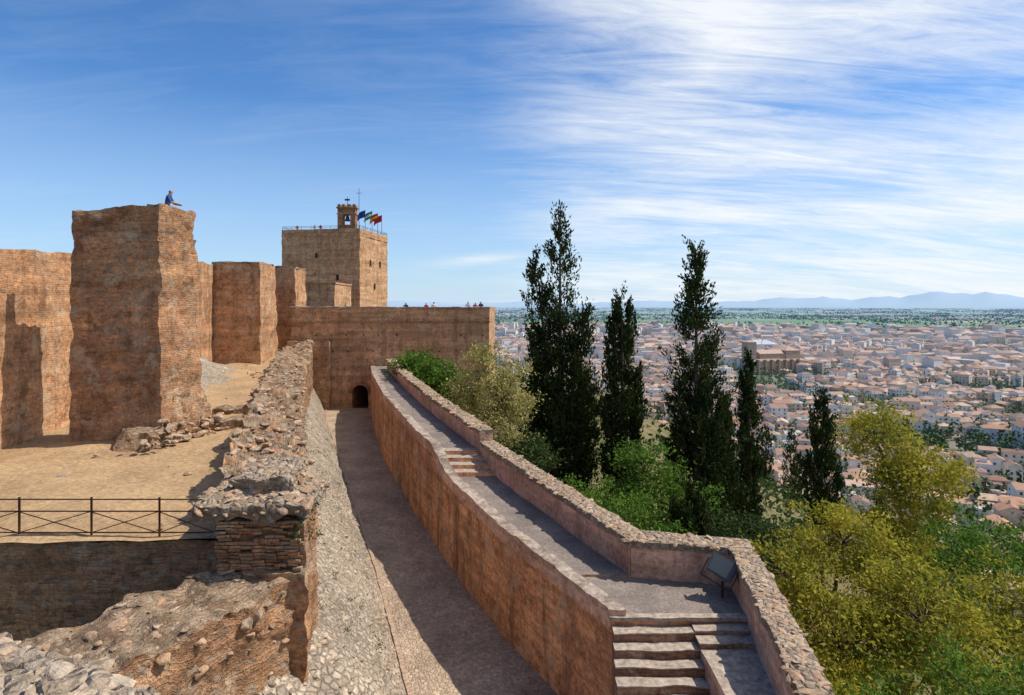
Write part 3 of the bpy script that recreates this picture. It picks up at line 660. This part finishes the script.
# ------------------------------------------------------------------ people
SK=plain_mat('skin',(.42,.24,.16),.6,0,.05); HR=plain_mat('hair',(.03,.02,.015),.8); SHOE=plain_mat('shoe',(.05,.05,.05))
def person(loc,heading,shirt,pants,h=1.7,lean=.0,arms='rest'):
    V=[(0,0,.95),(0,.01,1.12),(0,.0+lean*.5,1.33),(0,lean,1.49),(0,lean+.02,1.57),(0,lean+.025,1.65)]
    R=[.13,.12,.145,.055,.078,.085]; E=[(0,1),(1,2),(2,3),(3,4),(4,5)]
    for sgn in (-1,1):
        n=len(V)
        if arms=='rail': A_=[(sgn*.17,lean*.7,1.41),(sgn*.24,.10+lean*.7,1.17),(sgn*.16,.36+lean*.5,1.12),(sgn*.10,.44+lean*.5,1.11)]
        else: A_=[(sgn*.17,lean*.7,1.41),(sgn*.24,.0,1.13),(sgn*.25,.09,.90),(sgn*.25,.12,.80)]
        V+=A_; R+=[.06,.045,.033,.035]; E+=[(2,n),(n,n+1),(n+1,n+2),(n+2,n+3)]
        n=len(V); V+=[(sgn*.09,0,.88),(sgn*.1,.03,.49),(sgn*.11,-.01,.09),(sgn*.12,.14,.04)]; R+=[.088,.062,.042,.04]; E+=[(0,n),(n,n+1),(n+1,n+2),(n+2,n+3)]
    me=bpy.data.meshes.new('s'); me.from_pydata(V,E,[]); o=bpy.data.objects.new('tourist',me); COL.objects.link(o)
    md=o.modifiers.new('skin','SKIN'); md.use_smooth_shade=True
    for i,r in enumerate(R): me.skin_vertices[0].data[i].radius=(r,r*(.72 if i in(0,1,2) else 1)); me.skin_vertices[0].data[i].use_root=(i==0)
    sb=o.modifiers.new('sub','SUBSURF'); sb.levels=2
    dg=bpy.context.evaluated_depsgraph_get(); m2=bpy.data.meshes.new_from_object(o.evaluated_get(dg)); o.modifiers.clear(); o.data=m2; m2.materials.clear()
    ms=[plain_mat('shirt',shirt,.9,0,.1),plain_mat('trousers',pants,.9,0,.1),SK,HR,SHOE]
    for m in ms: m2.materials.append(m)
    for p in m2.polygons:
        c=p.center
        if c.z>1.5: k=3 if (c.z>1.66 or (c.y<lean+.0 and c.z>1.54)) else 2
        elif c.z>1.47 and abs(c.x)<.08: k=2
        elif abs(c.x)>.19 and c.z<1.16 and c.z>.7: k=2
        elif arms=='rail' and c.y>.22: k=2
        elif c.z>.93: k=0
        elif c.z>.08: k=1
        else: k=4
        p.material_index=k; p.use_smooth=True
    o.location=loc; o.rotation_euler=(0,0,heading); o.scale=[h/1.72]*3
    return o
mb=MB(); mb.prism([(-14.6,23.3),(-13.1,23.3),(-13.05,24.5),(-14.6,24.5)],2.4,2.72,.4); mb.build('wall_walk_step',M['brick'],parent=tw)
person((-13.36,24.0,2.72),math.radians(-75),(.04,.09,.22),(.05,.05,.06),1.76,.12,'rail')
fl=-1.495
for (x,hd,sh,pa,hh,ar) in ((-8.0,170,(.6,.1,.08),(.08,.1,.2),1.66,'rail'),(-7.35,10,(.7,.68,.62),(.1,.1,.1),1.75,'rest'),(-4.1,180,(.7,.7,.72),(.2,.2,.25),1.78,'rail'),(-3.45,200,(.55,.06,.06),(.06,.07,.1),1.7,'rail'),(-2.9,150,(.08,.1,.2),(.3,.28,.22),1.8,'rest'),(-9.9,170,(.1,.1,.12),(.1,.1,.1),1.7,'rail'),(-15.5,180,(.6,.55,.4),(.1,.1,.15),1.68,'rail')):
    person((x,58.0 if ar=='rail' else 58.4,fl),math.radians(hd),sh,pa,hh,.08,ar)
for (x,y,sh) in ((-31.5,91.0,(.5,.1,.1)),(-28.8,90.6,(.6,.6,.6)),(-27.9,90.4,(.1,.15,.3)),(-22.9,93.2,(.1,.1,.1))):
    person((x,y,9.9),math.radians(180),sh,(.1,.1,.12),1.75,.05,'rail')

# ------------------------------------------------------------------ vegetation
LC=leaf_mat('cypress_foliage',(.018,.032,.011),(.038,.055,.017),(.080,.098,.034),.15,.9)
LG=leaf_mat('green_leaves',(.06,.13,.02),(.10,.19,.03),(.18,.27,.05),.35,.8)
LY=leaf_mat('yellow_green_leaves',(.19,.20,.03),(.36,.32,.04),(.50,.43,.07),.4,.7)
LO=leaf_mat('olive_leaves',(.26,.26,.08),(.38,.34,.12),(.50,.44,.18),.35,.8)
LD=leaf_mat('dark_leaves',(.035,.065,.02),(.06,.09,.03),(.10,.13,.05),.25,.6)
def leaves(name,C,a,b_,mat,D=None,parent=None):
    n=len(C); 
    if D is None: D=rng.normal(size=(n,3))
    D=D/np.linalg.norm(D,axis=1)[:,None]; Rr=rng.normal(size=(n,3)); Sx=np.cross(D,Rr); Sx/=np.linalg.norm(Sx,axis=1)[:,None]+1e-9
    sa=(a*rng.uniform(.6,1.4,n)/2)[:,None]; sb=(b_*rng.uniform(.6,1.4,n)/2)[:,None]
    V=np.stack([C-D*sa,C+Sx*sb,C+D*sa,C-Sx*sb],1).reshape(-1,3); F=np.arange(4*n).reshape(n,4)
    return rawmesh(name,V,F,mat,parent=parent)
def gh(x,y): return float(terr_h(np.array([x],float),np.array([y],float))[0])
def cypress(x,y,leads,n=26000,ragged=.3,leafsz=.3,zb=None):
    """leads: (dx,dy,ztop,rmax,zfoliage_bottom,weight)"""
    e=empty('cypress_tree'); g=gh(x,y) if zb is None else zb; mb=MB(); CC=[];DD=[]; tw_=sum(l[5] for l in leads)
    for (dx,dy,zt,rm,zf,w) in leads:
        H=zt-g; path=[(x+dx*k*.8,y+dy*k*.8,g-.3+(H)*k*.93) for k in (0,.2,.4,.6,.8,1)]
        mb.tube(path,[.28*rm/2+.08,.2,.16,.12,.08,.03],8)
        nc=int(200*w*(1+ragged)*(zt-zf)/18); N_=int(n*w/tw_)
        pr=[.5,.85,1.0,.93,.72,.42,.05] if ragged<.35 else [.45,.8,1.0,.85,.52,.26,.05]
        t=rng.uniform(0,1,nc)**1.1; prof=np.interp(t,[0,.06,.2,.45,.7,.88,1],pr)
        ang=rng.uniform(0,2*np.pi,nc); lob=1+ragged*.45*np.sin(ang*3+t*14+x)+ragged*rng.normal(0,.36,nc)
        rr=rm*prof*lob*np.sqrt(rng.uniform(.12,1,nc)); rr=np.clip(rr,0,rm*1.6)
        bx=x+dx*(.2+.8*t)+np.cos(ang)*rr; by=y+dy*(.2+.8*t)+np.sin(ang)*rr; bz=zf+(zt-zf)*t
        per=np.maximum(6,(N_*(prof+.2)/np.sum(prof+.2)).astype(int))
        for i in range(nc):
            k=per[i]; L=rng.uniform(.7,1.5)*(1.1 if t[i]<.85 else .8)*(.75+.25*rm); s_=rng.beta(1.3,1.6,k)
            out=np.array([math.cos(ang[i]),math.sin(ang[i]),0])*(.3+.45*ragged*rng.uniform(0,1.4)); ax=out+np.array([0,0,1]); ax/=np.linalg.norm(ax)
            wd=.28*(.75+.25*rm)*(.55 if t[i]>.85 else 1)*np.sin(np.pi*np.clip(s_*.85+.1,0,1)); p=np.array([bx[i],by[i],bz[i]-.3*L])+ax*(s_*L)[:,None]+rng.normal(size=(k,3))*wd[:,None]*.56
            CC.append(p); DD.append(ax+rng.normal(size=(k,3))*.4)
            if ragged>.35 and i%5==0: mb.tube([(x+dx*t[i],y+dy*t[i],bz[i]-.8),(bx[i],by[i],bz[i])],[.05,.02],4)
    mb.build('trunk_and_branches',M['bark'],parent=e)
    C_=np.concatenate(CC); leaves('foliage',C_,leafsz,leafsz*.38,LC,np.concatenate(DD),parent=e); return e
cypress(3.1,40,[(0,0,6.1,1.45,-13.0,1.0),(-1.8,.3,3.5,.95,-9.5,.5),(1.5,-.5,-.4,1.6,-12,.75),(-1.5,-.3,-1.8,1.75,-13,.65),(.2,-.3,-1,2.3,-13,.6)],48000,.6,.26)
cypress(6.75,38,[(0,0,.75,1.12,-13.3,1)],22000,.14,.26)
cypress(10.4,35,[(0,0,3.3,1.3,-12.5,1.0),(.6,.2,-3.5,1.5,-13,.4)],26000,.78,.25)
cypress(17.2,45,[(0,0,-3.7,.72,-16,1)],10000,.12)
cypress(24.0,48,[(0,0,-7.0,1.1,-19,1)],11000,.2)
cypress(7.0,24.5,[(0,0,-7.2,.5,-10.5,1)],7000,.1,.18)
cypress(31.5,36,[(0,0,-4.0,.9,-18,1)],10000,.2)
cypress(12.2,36,[(0,0,-5.5,.9,-14,1)],9000,.35)
for (x,y,hh,r) in ((50,122,13,1.3),(54,120,15,1.4),(57,123,11,1.2),(70,118,12,1.3),(76,128,15,1.4),(38,112,13,1.4),(34,108,11,1.2),(66,135,13,1.4),(84,125,13,1.4)):
    g=gh(x,y); cypress(x,y,[(0,0,g+hh,r,g+.8,1)],1800,.15,.55)
def broadleaf(name,x,y,lobes,nclump,per,ls,mat,cr=.45,trunk=.18,zb=None):
    e=empty(name); g=gh(x,y) if zb is None else zb; mb=MB()
    cz=sum(l[2] for l in lobes)/len(lobes); top=(x+random.uniform(-.3,.3),y,g+(cz-g)*.55)
    mb.tube([(x,y,g-.4),(x+.1,y,(g+top[2])/2),top],[trunk,trunk*.8,trunk*.6],8)
    vol=np.array([l[3]*l[4]*l[5] for l in lobes]); pick=rng.choice(len(lobes),nclump,p=vol/vol.sum()); CC=[];
    for l in lobes: 
        mid=((top[0]+l[0])/2+random.uniform(-.3,.3),(top[1]+l[1])/2,(top[2]+l[2])/2+.2); mb.tube([top,mid,l[:3]],[trunk*.5,trunk*.35,trunk*.18],6)
    for q in pick:
        l=lobes[q]; d=rng.normal(size=3); d/=np.linalg.norm(d); r=rng.uniform(.2,1)**.5*rng.uniform(.8,1.25); c0=np.array(l[:3])+d*r*np.array(l[3:6])
        if rng.random()<.25: mb.tube([l[:3],((l[0]+c0[0])/2,(l[1]+c0[1])/2,(l[2]+c0[2])/2+.1),tuple(c0)],[trunk*.16,trunk*.1,.012],4)
        k=int(per*rng.uniform(.4,1.6)); CC.append(c0+rng.normal(size=(k,3))*cr*np.array([1,1,.55])*rng.uniform(.5,1.15))
    mb.build('trunk_and_limbs',M['bark'],parent=e); leaves('foliage',np.concatenate(CC),ls,ls*.5,mat,parent=e); return e
broadleaf('broadleaf_tree',-6.5,47,[(-6.9,47,-4.9,2.0,2,1.4),(-5.2,47,-6.4,2.0,2,1.6),(-7.4,47,-4.2,1.1,1,.8)],160,50,.27,LG)
broadleaf('olive_tree',-1.5,35,[(-1.4,35,-3.4,1.2,1.2,1.2),(-.4,34,-5.0,1.5,1.3,1.7),(-2.5,35,-4.7,1.2,1.2,1.4),(-1.2,34,-6.9,1.9,1.3,1.6),(.1,34.5,-3.9,.9,1,1.0)],280,45,.17,LO,.34)
broadleaf('shrub',.8,34,[(.9,33.5,-8.3,1.3,1.2,1.0)],50,55,.22,LD)
broadleaf('shrub',3.6,24,[(2.6,24.5,-7.7,1.3,1.2,.9),(4.4,24,-8.4,1.3,1.3,1.1),(5.4,23,-9.0,1.2,1.2,.9)],110,60,.15,LG,.35)
broadleaf('broadleaf_tree',6.6,30,[(6.4,30,-8.2,1.4,1.4,1.6),(7.9,30,-9.6,1.6,1.5,1.8),(5.3,29,-9.6,1.2,1.3,1.3)],140,55,.18,LG,.4)
broadleaf('broadleaf_tree',9.8,27,[(9.8,27,-10.6,2.2,1.8,1.4),(12,28,-11.0,2,1.8,1.4)],130,55,.18,LD,.4)
broadleaf('acacia_tree',8.2,17,[(7.5,17.2,-7.5,1.2,1.3,1.0),(9.6,18,-6.9,1.4,1.5,1.1),(8.2,15.5,-8.5,1.6,1.5,1.3),(10.3,15.5,-8.0,1.8,1.7,1.3),(7.0,13.8,-9.3,1.2,1.2,1.1)],400,80,.12,LY,.25)
broadleaf('acacia_tree',8.2,11.5,[(7.3,11.8,-8.6,1.3,1.3,1.2),(9.2,11.6,-8.0,1.6,1.4,1.4),(6.7,10.2,-9.3,1.0,1.2,1.0)],240,75,.1,LG,.26)
broadleaf('acacia_tree',15,23.5,[(13.7,23.5,-4.9,1.1,1.4,1.3),(15.2,23,-6.5,1.5,1.8,1.4),(14.4,23.5,-8.6,1.1,1.6,1.0)],210,60,.15,LY,.34)
broadleaf('acacia_tree',14.9,17.5,[(14.6,17.5,-8.6,1.6,1.7,1.1),(16.2,17,-9.4,2.0,2,1.4),(13.1,16.5,-9.9,1.4,1.6,1.2)],210,70,.13,LY,.31)
broadleaf('broadleaf_tree',21,29,[(20.5,29,-11.4,2.4,2.4,1.6),(23,30,-12,2.4,2.4,1.7)],160,60,.2,LG,.45)
CC=[]
for i in range(1300):
    y=rng.uniform(8,230); x=rng.uniform(-5,220); s=x-interp(PI,min(max(y,15.3),54)); 
    if y<15: s=x-5.7
    if y>54: s=max(x+2,y-92)
    if s<2.5 or s>190: continue
    g=gh(x,y); big=min(1,s/25); rr=rng.uniform(.6,1.2)*(1+1.5*big); k=40
    hgt=rr*rng.uniform(.6,1.2); 
    d=rng.normal(size=(k,3)); d/=np.linalg.norm(d,axis=1)[:,None]; CC.append(np.array([x,y,g+hgt*.5])+d*np.array([rr,rr,hgt])*rng.uniform(.5,1.1,(k,1)))
leaves('hillside_shrubs',np.concatenate(CC),.75,.45,LD)
CC=[]
for i in range(700):
    y=rng.uniform(9,44); s=rng.uniform(.9,14); x=(5.6 if y<15.2 else interp(PI,y)+.6)+s
    g=gh(x,y); rr=rng.uniform(.3,.8); k=55; d=rng.normal(size=(k,3)); d/=np.linalg.norm(d,axis=1)[:,None]
    CC.append(np.array([x,y,g+rr*.5])+d*rr*rng.uniform(.3,1.1,(k,1)))
leaves('undergrowth',np.concatenate(CC),.2,.1,LG)
CC=[]
for i in range(60):
    y=rng.uniform(13,45); p=talus_pt(y,random.random()**1.5)
    k=int(rng.uniform(10,40)); CC.append(np.array([p[0],y,p[2]+.08])+rng.normal(size=(k,3))*np.array([.1,.1,.06]))
for i in range(14):
    x,y=rng.uniform(-4.6,-4.25),rng.uniform(12.8,14); CC.append(np.array([x,y,rng.uniform(-5.2,-4.3)])+rng.normal(size=(20,3))*.05)
for i in range(26):
    y=rng.uniform(15,52); k=20; CC.append(np.array([interp(LE,y)-.2-rng.random()*.5,y,float(np.interp(y,[14,25,50],[-5.4,-5.0,-4.85]))])+rng.normal(size=(k,3))*np.array([.12,.12,.06]))
leaves('wall_weeds',np.concatenate(CC),.07,.03,LD)

# ------------------------------------------------------------------ city
m,h,b,tc=newmat('town_walls_roofs'); at=h.n('ShaderNodeVertexColor'); at.layer_name='Col'
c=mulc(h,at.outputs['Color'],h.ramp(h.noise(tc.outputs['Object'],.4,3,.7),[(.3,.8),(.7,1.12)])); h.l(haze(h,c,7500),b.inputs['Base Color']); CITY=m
V=[];F=[];Cc=[]
def addf(pts,col):
    n=len(V); V.extend(pts); F.append(tuple(range(n,n+len(pts)))); Cc.append(col)
WALLC=[(.82,.79,.75),(.80,.76,.68),(.83,.81,.79),(.70,.60,.46),(.82,.80,.77),(.60,.45,.32),(.74,.62,.50),(.80,.74,.64),(.83,.82,.80),(.80,.79,.76),(.82,.80,.76),(.64,.52,.40)]
ROOFC=[(.40,.22,.13),(.46,.28,.18),(.31,.17,.11),(.50,.34,.24),(.37,.23,.16),(.26,.17,.13),(.42,.29,.21)]
def house(x,y,ang,w,d,hh,g,roof='gable',wc=None,rc=None,win=0,fl_=3.0):
    ca,sa=math.cos(ang),math.sin(ang); T=lambda a,b_,z:(x+ca*a-sa*b_,y+sa*a+ca*b_,g+z)
    wc=wc or random.choice(WALLC); rc=rc or random.choice(ROOFC); k=random.uniform(.88,1.06); wc=tuple(min(.85,q*k) for q in wc); k=random.uniform(.72,1.25); rc=tuple(q*k for q in rc)
    hw,hd=w/2,d/2; cs=[(-hw,-hd),(hw,-hd),(hw,hd),(-hw,hd)]
    for i in range(4):
        a=cs[i];b2=cs[(i+1)%4]; addf([T(*a,-6),T(*b2,-6),T(*b2,hh),T(*a,hh)],wc)
        if win:
            nx,ny=(b2[1]-a[1]),-(b2[0]-a[0]); L=math.hypot(nx,ny); nx/=L;ny/=L
            wx=ca*nx-sa*ny; wy=sa*nx+ca*ny
            if win==1 and wx*x+wy*y>0: continue
            nwin=max(1,int(L/3.2)); nf=max(1,int(hh/fl_))
            for f in range(nf):
                for q in range(nwin):
                    if random.random()<.18: continue
                    t=(q+.5)/nwin; ux,uy=(b2[0]-a[0])/L,(b2[1]-a[1])/L; cx_=a[0]+ux*L*t+nx*.07; cy_=a[1]+uy*L*t+ny*.07; z=f*fl_+1.0; ww_=.55; hz=1.35
                    if z+hz>hh-.2: continue
                    dk=random.uniform(.04,.11); addf([T(cx_-ux*ww_,cy_-uy*ww_,z),T(cx_+ux*ww_,cy_+uy*ww_,z),T(cx_+ux*ww_,cy_+uy*ww_,z+hz),T(cx_-ux*ww_,cy_-uy*ww_,z+hz)],(dk,dk*.9,dk*.8))
    o=.45; W,D_=hw+o,hd+o
    if roof=='flat':
        addf([T(-hw,-hd,hh),T(hw,-hd,hh),T(hw,hd,hh),T(-hw,hd,hh)],random.choice(((.42,.36,.3),(.5,.44,.38),(.42,.24,.17))))
        if win: 
            q=hw*.3; addf([T(-q,-q,hh+2.3),T(q,-q,hh+2.3),T(q,q,hh+2.3),T(-q,q,hh+2.3)],rc)
            for i in range(4):
                s4=[(-q,-q),(q,-q),(q,q),(-q,q)]; addf([T(*s4[i],hh),T(*s4[(i+1)%4],hh),T(*s4[(i+1)%4],hh+2.3),T(*s4[i],hh+2.3)],wc)
    elif roof=='gable':
        rh=hh+hd*.42; e0=hh-.15
        addf([T(-W,-D_,e0),T(W,-D_,e0),T(W,0,rh),T(-W,0,rh)],rc); addf([T(W,D_,e0),T(-W,D_,e0),T(-W,0,rh),T(W,0,rh)],rc)
        addf([T(-hw,-hd,hh),T(-hw,0,rh-.2),T(-hw,hd,hh)],wc); addf([T(hw,-hd,hh),T(hw,hd,hh),T(hw,0,rh-.2)],wc)
    else:
        rh=hh+min(hw,hd)*.45; r=max(0,hw-hd); e0=hh-.1; r2=max(0,hd-hw)
        p,q=(T(-r,-r2,rh),T(r,r2,rh)) 
        if hw>=hd:
            addf([T(-W,-D_,e0),T(W,-D_,e0),q,p],rc); addf([T(W,D_,e0),T(-W,D_,e0),p,q],rc); addf([T(W,-D_,e0),T(W,D_,e0),q],rc); addf([T(-W,D_,e0),T(-W,-D_,e0),p],rc)
        else:
            addf([T(W,-D_,e0),T(W,D_,e0),q,p],rc); addf([T(-W,D_,e0),T(-W,-D_,e0),p,q],rc); addf([T(-W,-D_,e0),T(W,-D_,e0),p],rc); addf([T(W,D_,e0),T(-W,D_,e0),q],rc)
    if win==2 and random.random()<.5 and roof!='flat':
        a=hw*.3; 
        for i in range(4):
            s4=[(a,-.4),(a+.8,-.4),(a+.8,.4),(a,.4)]; addf([T(*s4[i],hh),T(*s4[(i+1)%4],hh),T(*s4[(i+1)%4],hh+hd*.42+1),T(*s4[i],hh+hd*.42+1)],wc)
def vis(x,y,lo=-26,hi=50): 
    a=math.degrees(math.atan2(x,y)); return lo<a<hi
CT=[]
SPEC=[(375,900,70),(500,1250,60)]
def district(R0,R1,sp,szr,hr,win,lo=-26,hi=46,skip=.1,treep=.12):
    n=int(R1/sp)+2
    for i in range(-n,n):
        for j in range(0,n):
            x=i*sp; y=j*sp; R=math.hypot(x,y)
            if R<R0*.85 or R>R1*1.15 : continue
            dr=mn.noise(Vector((x*.002,y*.002,1.0)))*1.2
            xx=x+6*math.sin(y*.03)+random.uniform(-.28,.28)*sp; yy=y+6*math.sin(x*.025)+random.uniform(-.28,.28)*sp
            R=math.hypot(xx,yy)
            if R<R0 or R>R1 or not vis(xx,yy,lo,hi): continue
            g=gh(xx,yy)
            if g>-92: continue
            if any(math.hypot(xx-q[0],yy-q[1])<q[2]*.62 for q in SPEC): continue
            dn=mn.noise(Vector((xx*.008,yy*.008,5)))
            if dn>.15 or random.random()<treep: CT.append((xx+random.uniform(-5,5),yy+random.uniform(-5,5),g,random.uniform(2.6,5.2))); 
            if dn>.26 or random.random()<skip: continue
            w=random.uniform(*szr); d=random.uniform(szr[0]*.8,szr[1]*.8); ang=dr+random.choice((0,math.pi/2))+random.uniform(-.15,.15)
            if random.random()<.12: w*=1.7
            house(xx,yy,ang,w,d,random.uniform(*hr)*random.choice((1,1,1,1.35)),g,random.choices(('gable','hip','flat'),(5,4,1.4 if R<1400 else 2.5))[0],win=win)
district(235,520,12,(7,12),(7,12),2,treep=.35)
district(520,1000,14.5,(8.5,15),(8,14),1,treep=.36)
district(1000,1700,21,(12,22),(11,20),0,skip=.14,treep=.4)
district(1700,2500,34,(18,34),(13,28),0,skip=.38,treep=.6)
rawmesh('town_houses',V,F,CITY,cols=Cc)
V=[];F=[];Cc=[]
for i in range(14):
    a=math.radians(random.uniform(-22,46)); R=random.uniform(3600,11000); cx_,cy_=R*math.sin(a),R*math.cos(a)
    for k in range(50): house(cx_+random.gauss(0,260),cy_+random.gauss(0,110),random.uniform(0,3),random.uniform(15,40),random.uniform(14,30),random.uniform(6,14),-100,'hip')
rawmesh('distant_villages',V,F,CITY,cols=Cc)
V=[];F=[];Cc=[]
br=(.44,.30,.2); rf=(.38,.25,.17)
house(375,900,.25,78,34,19,-100,'gable',br,rf,win=2,fl_=8); house(375,900,.25,50,22,29,-100,'gable',br,rf); house(403,907,.25,24,24,33,-100,'hip',br,rf); house(338,884,.25,14,14,46,-100,'hip',(.45,.34,.25),rf,win=2,fl_=9)
for k in range(-3,4): house(375+k*11*math.cos(.25)+4.5,900+k*11*math.sin(.25)-17.5,.25,2.2,5,21,-100,'hip',br,rf)
rawmesh('cathedral',V,F,CITY,cols=Cc)
V=[];F=[];Cc=[]
house(500,1250,-.1,60,36,20,-100,'hip',(.74,.74,.74),(.56,.58,.62),win=2,fl_=5); house(500,1222,-.1,45,14,12,-100,'flat',(.7,.7,.7),(.6,.6,.6))
rawmesh('exhibition_hall',V,F,CITY,cols=Cc)
for (x,y,a) in ((118,520,.5),(255,600,-.3)):
    V=[];F=[];Cc=[]
    house(x,y,a,26,12,11,-100,'gable',(.55,.42,.3),rf,win=1); house(x-14*math.cos(a),y-14*math.sin(a),a,6,6,21,-100,'hip',(.5,.34,.24),rf,win=2,fl_=6)
    rawmesh('parish_church',V,F,CITY,cols=Cc)
m,h,b,tc=newmat('town_tree_leaves'); geo=h.n('ShaderNodeNewGeometry')
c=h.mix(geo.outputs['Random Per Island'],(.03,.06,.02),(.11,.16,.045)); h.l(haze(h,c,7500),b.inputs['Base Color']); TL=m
CC=[]
for i in range(800):
    a=math.radians(random.uniform(-24,47)); R=random.uniform(240,900); CT.append((R*math.sin(a),R*math.cos(a),-100,random.uniform(2.4,5)))
for (x,y,g,r) in CT:
    R=math.hypot(x,y); tall=random.random()<.25; r*=1.6 if R>1000 else 1; k=50 if R<600 else (26 if R<1000 else 14); d=rng.normal(size=(k,3)); d/=np.linalg.norm(d,axis=1)[:,None]
    CC.append((np.array([x,y,g+r*(2.2 if tall else 1.9)])+d*np.array([r*.35,r*.35,r*2.4] if tall else [r,r,r*1.2])*rng.uniform(.6,1.05,(k,1)))*1.0)
leaves('town_trees',np.concatenate(CC),2.4,1.6,TL)
CC=[]
for i in range(420):
    a=math.radians(random.uniform(-24,46)); R=random.uniform(2300,15000); x0,y0=R*math.sin(a),R*math.cos(a); L=random.uniform(100,700); dr=random.choice((.1,1.6,-.2))+random.uniform(-.2,.2); k=int(40+L/6)
    t=rng.uniform(-L,L,k); CC.append(np.stack([x0+np.cos(dr)*t,y0+np.sin(dr)*t*.6,-98+rng.uniform(0,12,k)],1)+rng.normal(size=(k,3))*np.array([14,14,1]))
leaves('plain_tree_lines',np.concatenate(CC),14,9,TL)

# ------------------------------------------------------------------ world
w=bpy.data.worlds.new("World"); scene.world=w; w.use_nodes=True; h=N(w.node_tree); bg=w.node_tree.nodes['Background']
sky=h.n('ShaderNodeTexSky',sky_type='NISHITA'); sky.sun_disc=False; sky.sun_elevation=EL; sky.sun_rotation=AZ; sky.altitude=700; sky.air_density=1.0; sky.dust_density=0.5; sky.ozone_density=3.0
tc=h.n('ShaderNodeTexCoord'); sx=h.n('ShaderNodeSeparateXYZ'); h.l(tc.outputs['Generated'],sx.inputs[0])
zz=h.math('ADD',h.math('MAXIMUM',sx.outputs[2],0.0),.20)
px=h.math('DIVIDE',sx.outputs[0],zz); py=h.math('DIVIDE',sx.outputs[1],zz)
cb=h.n('ShaderNodeCombineXYZ'); h.l(px,cb.inputs[0]); h.l(py,cb.inputs[1]); v=cb.outputs[0]
n1=h.noise(h.mapping(v,(.5,1.4,1),(0,0,math.radians(-52))),1.4,8,.62,.9)
n2=h.noise(h.mapping(v,(.6,.7,1),loc=(3,1,0)),1.1,4,.55,.4)
n3=h.noise(h.mapping(v,(.7,4.2,1),(0,0,math.radians(-44))),2.6,8,.72,1.1)
side=h.ramp(h.math('ADD',sx.outputs[0],.5),[(.2,.0),(.44,.10),(.60,.72),(.78,1.0)])
cl=h.math('ADD',h.math('MULTIPLY',n1,.5),h.math('ADD',h.math('MULTIPLY',n2,.28),h.math('MULTIPLY',n3,.34)))
cl=h.math('ADD',cl,h.math('MULTIPLY',side,.15))
cf=h.ramp(cl,[(.55,0.0),(.66,.38),(.80,.95)])
cf=h.math('MULTIPLY',cf,h.math('ADD',h.math('MULTIPLY',side,.85),.15))
dx=h.math('DIVIDE',h.math('ADD',sx.outputs[0],.048),.07); dz=h.math('DIVIDE',h.math('SUBTRACT',h.math('SUBTRACT',sx.outputs[2],.077),h.math('MULTIPLY',sx.outputs[0],.1)),.008)
g=h.math('POWER',2.718,h.math('MULTIPLY',h.math('ADD',h.math('MULTIPLY',dx,dx),h.math('MULTIPLY',dz,dz)),-1.0))
g=h.math('MULTIPLY',g,h.ramp(n3,[(.3,.4),(.6,1.0)]))
c=h.mix(1.0,sky.outputs[0],(.54,.86,1.14),'MULTIPLY')
hz=h.ramp(sx.outputs[2],[(0.0,.85),(.06,.55),(.30,0.0)])
c=h.mix(hz,c,(4.6,5.7,6.9))
c=h.mix(cf,c,(7.0,7.25,7.5))
c=h.mix(h.math('MULTIPLY',g,.75),c,(6.6,6.9,7.2))
h.l(c,bg.inputs['Color']); bg.inputs['Strength'].default_value=.135
print('done')
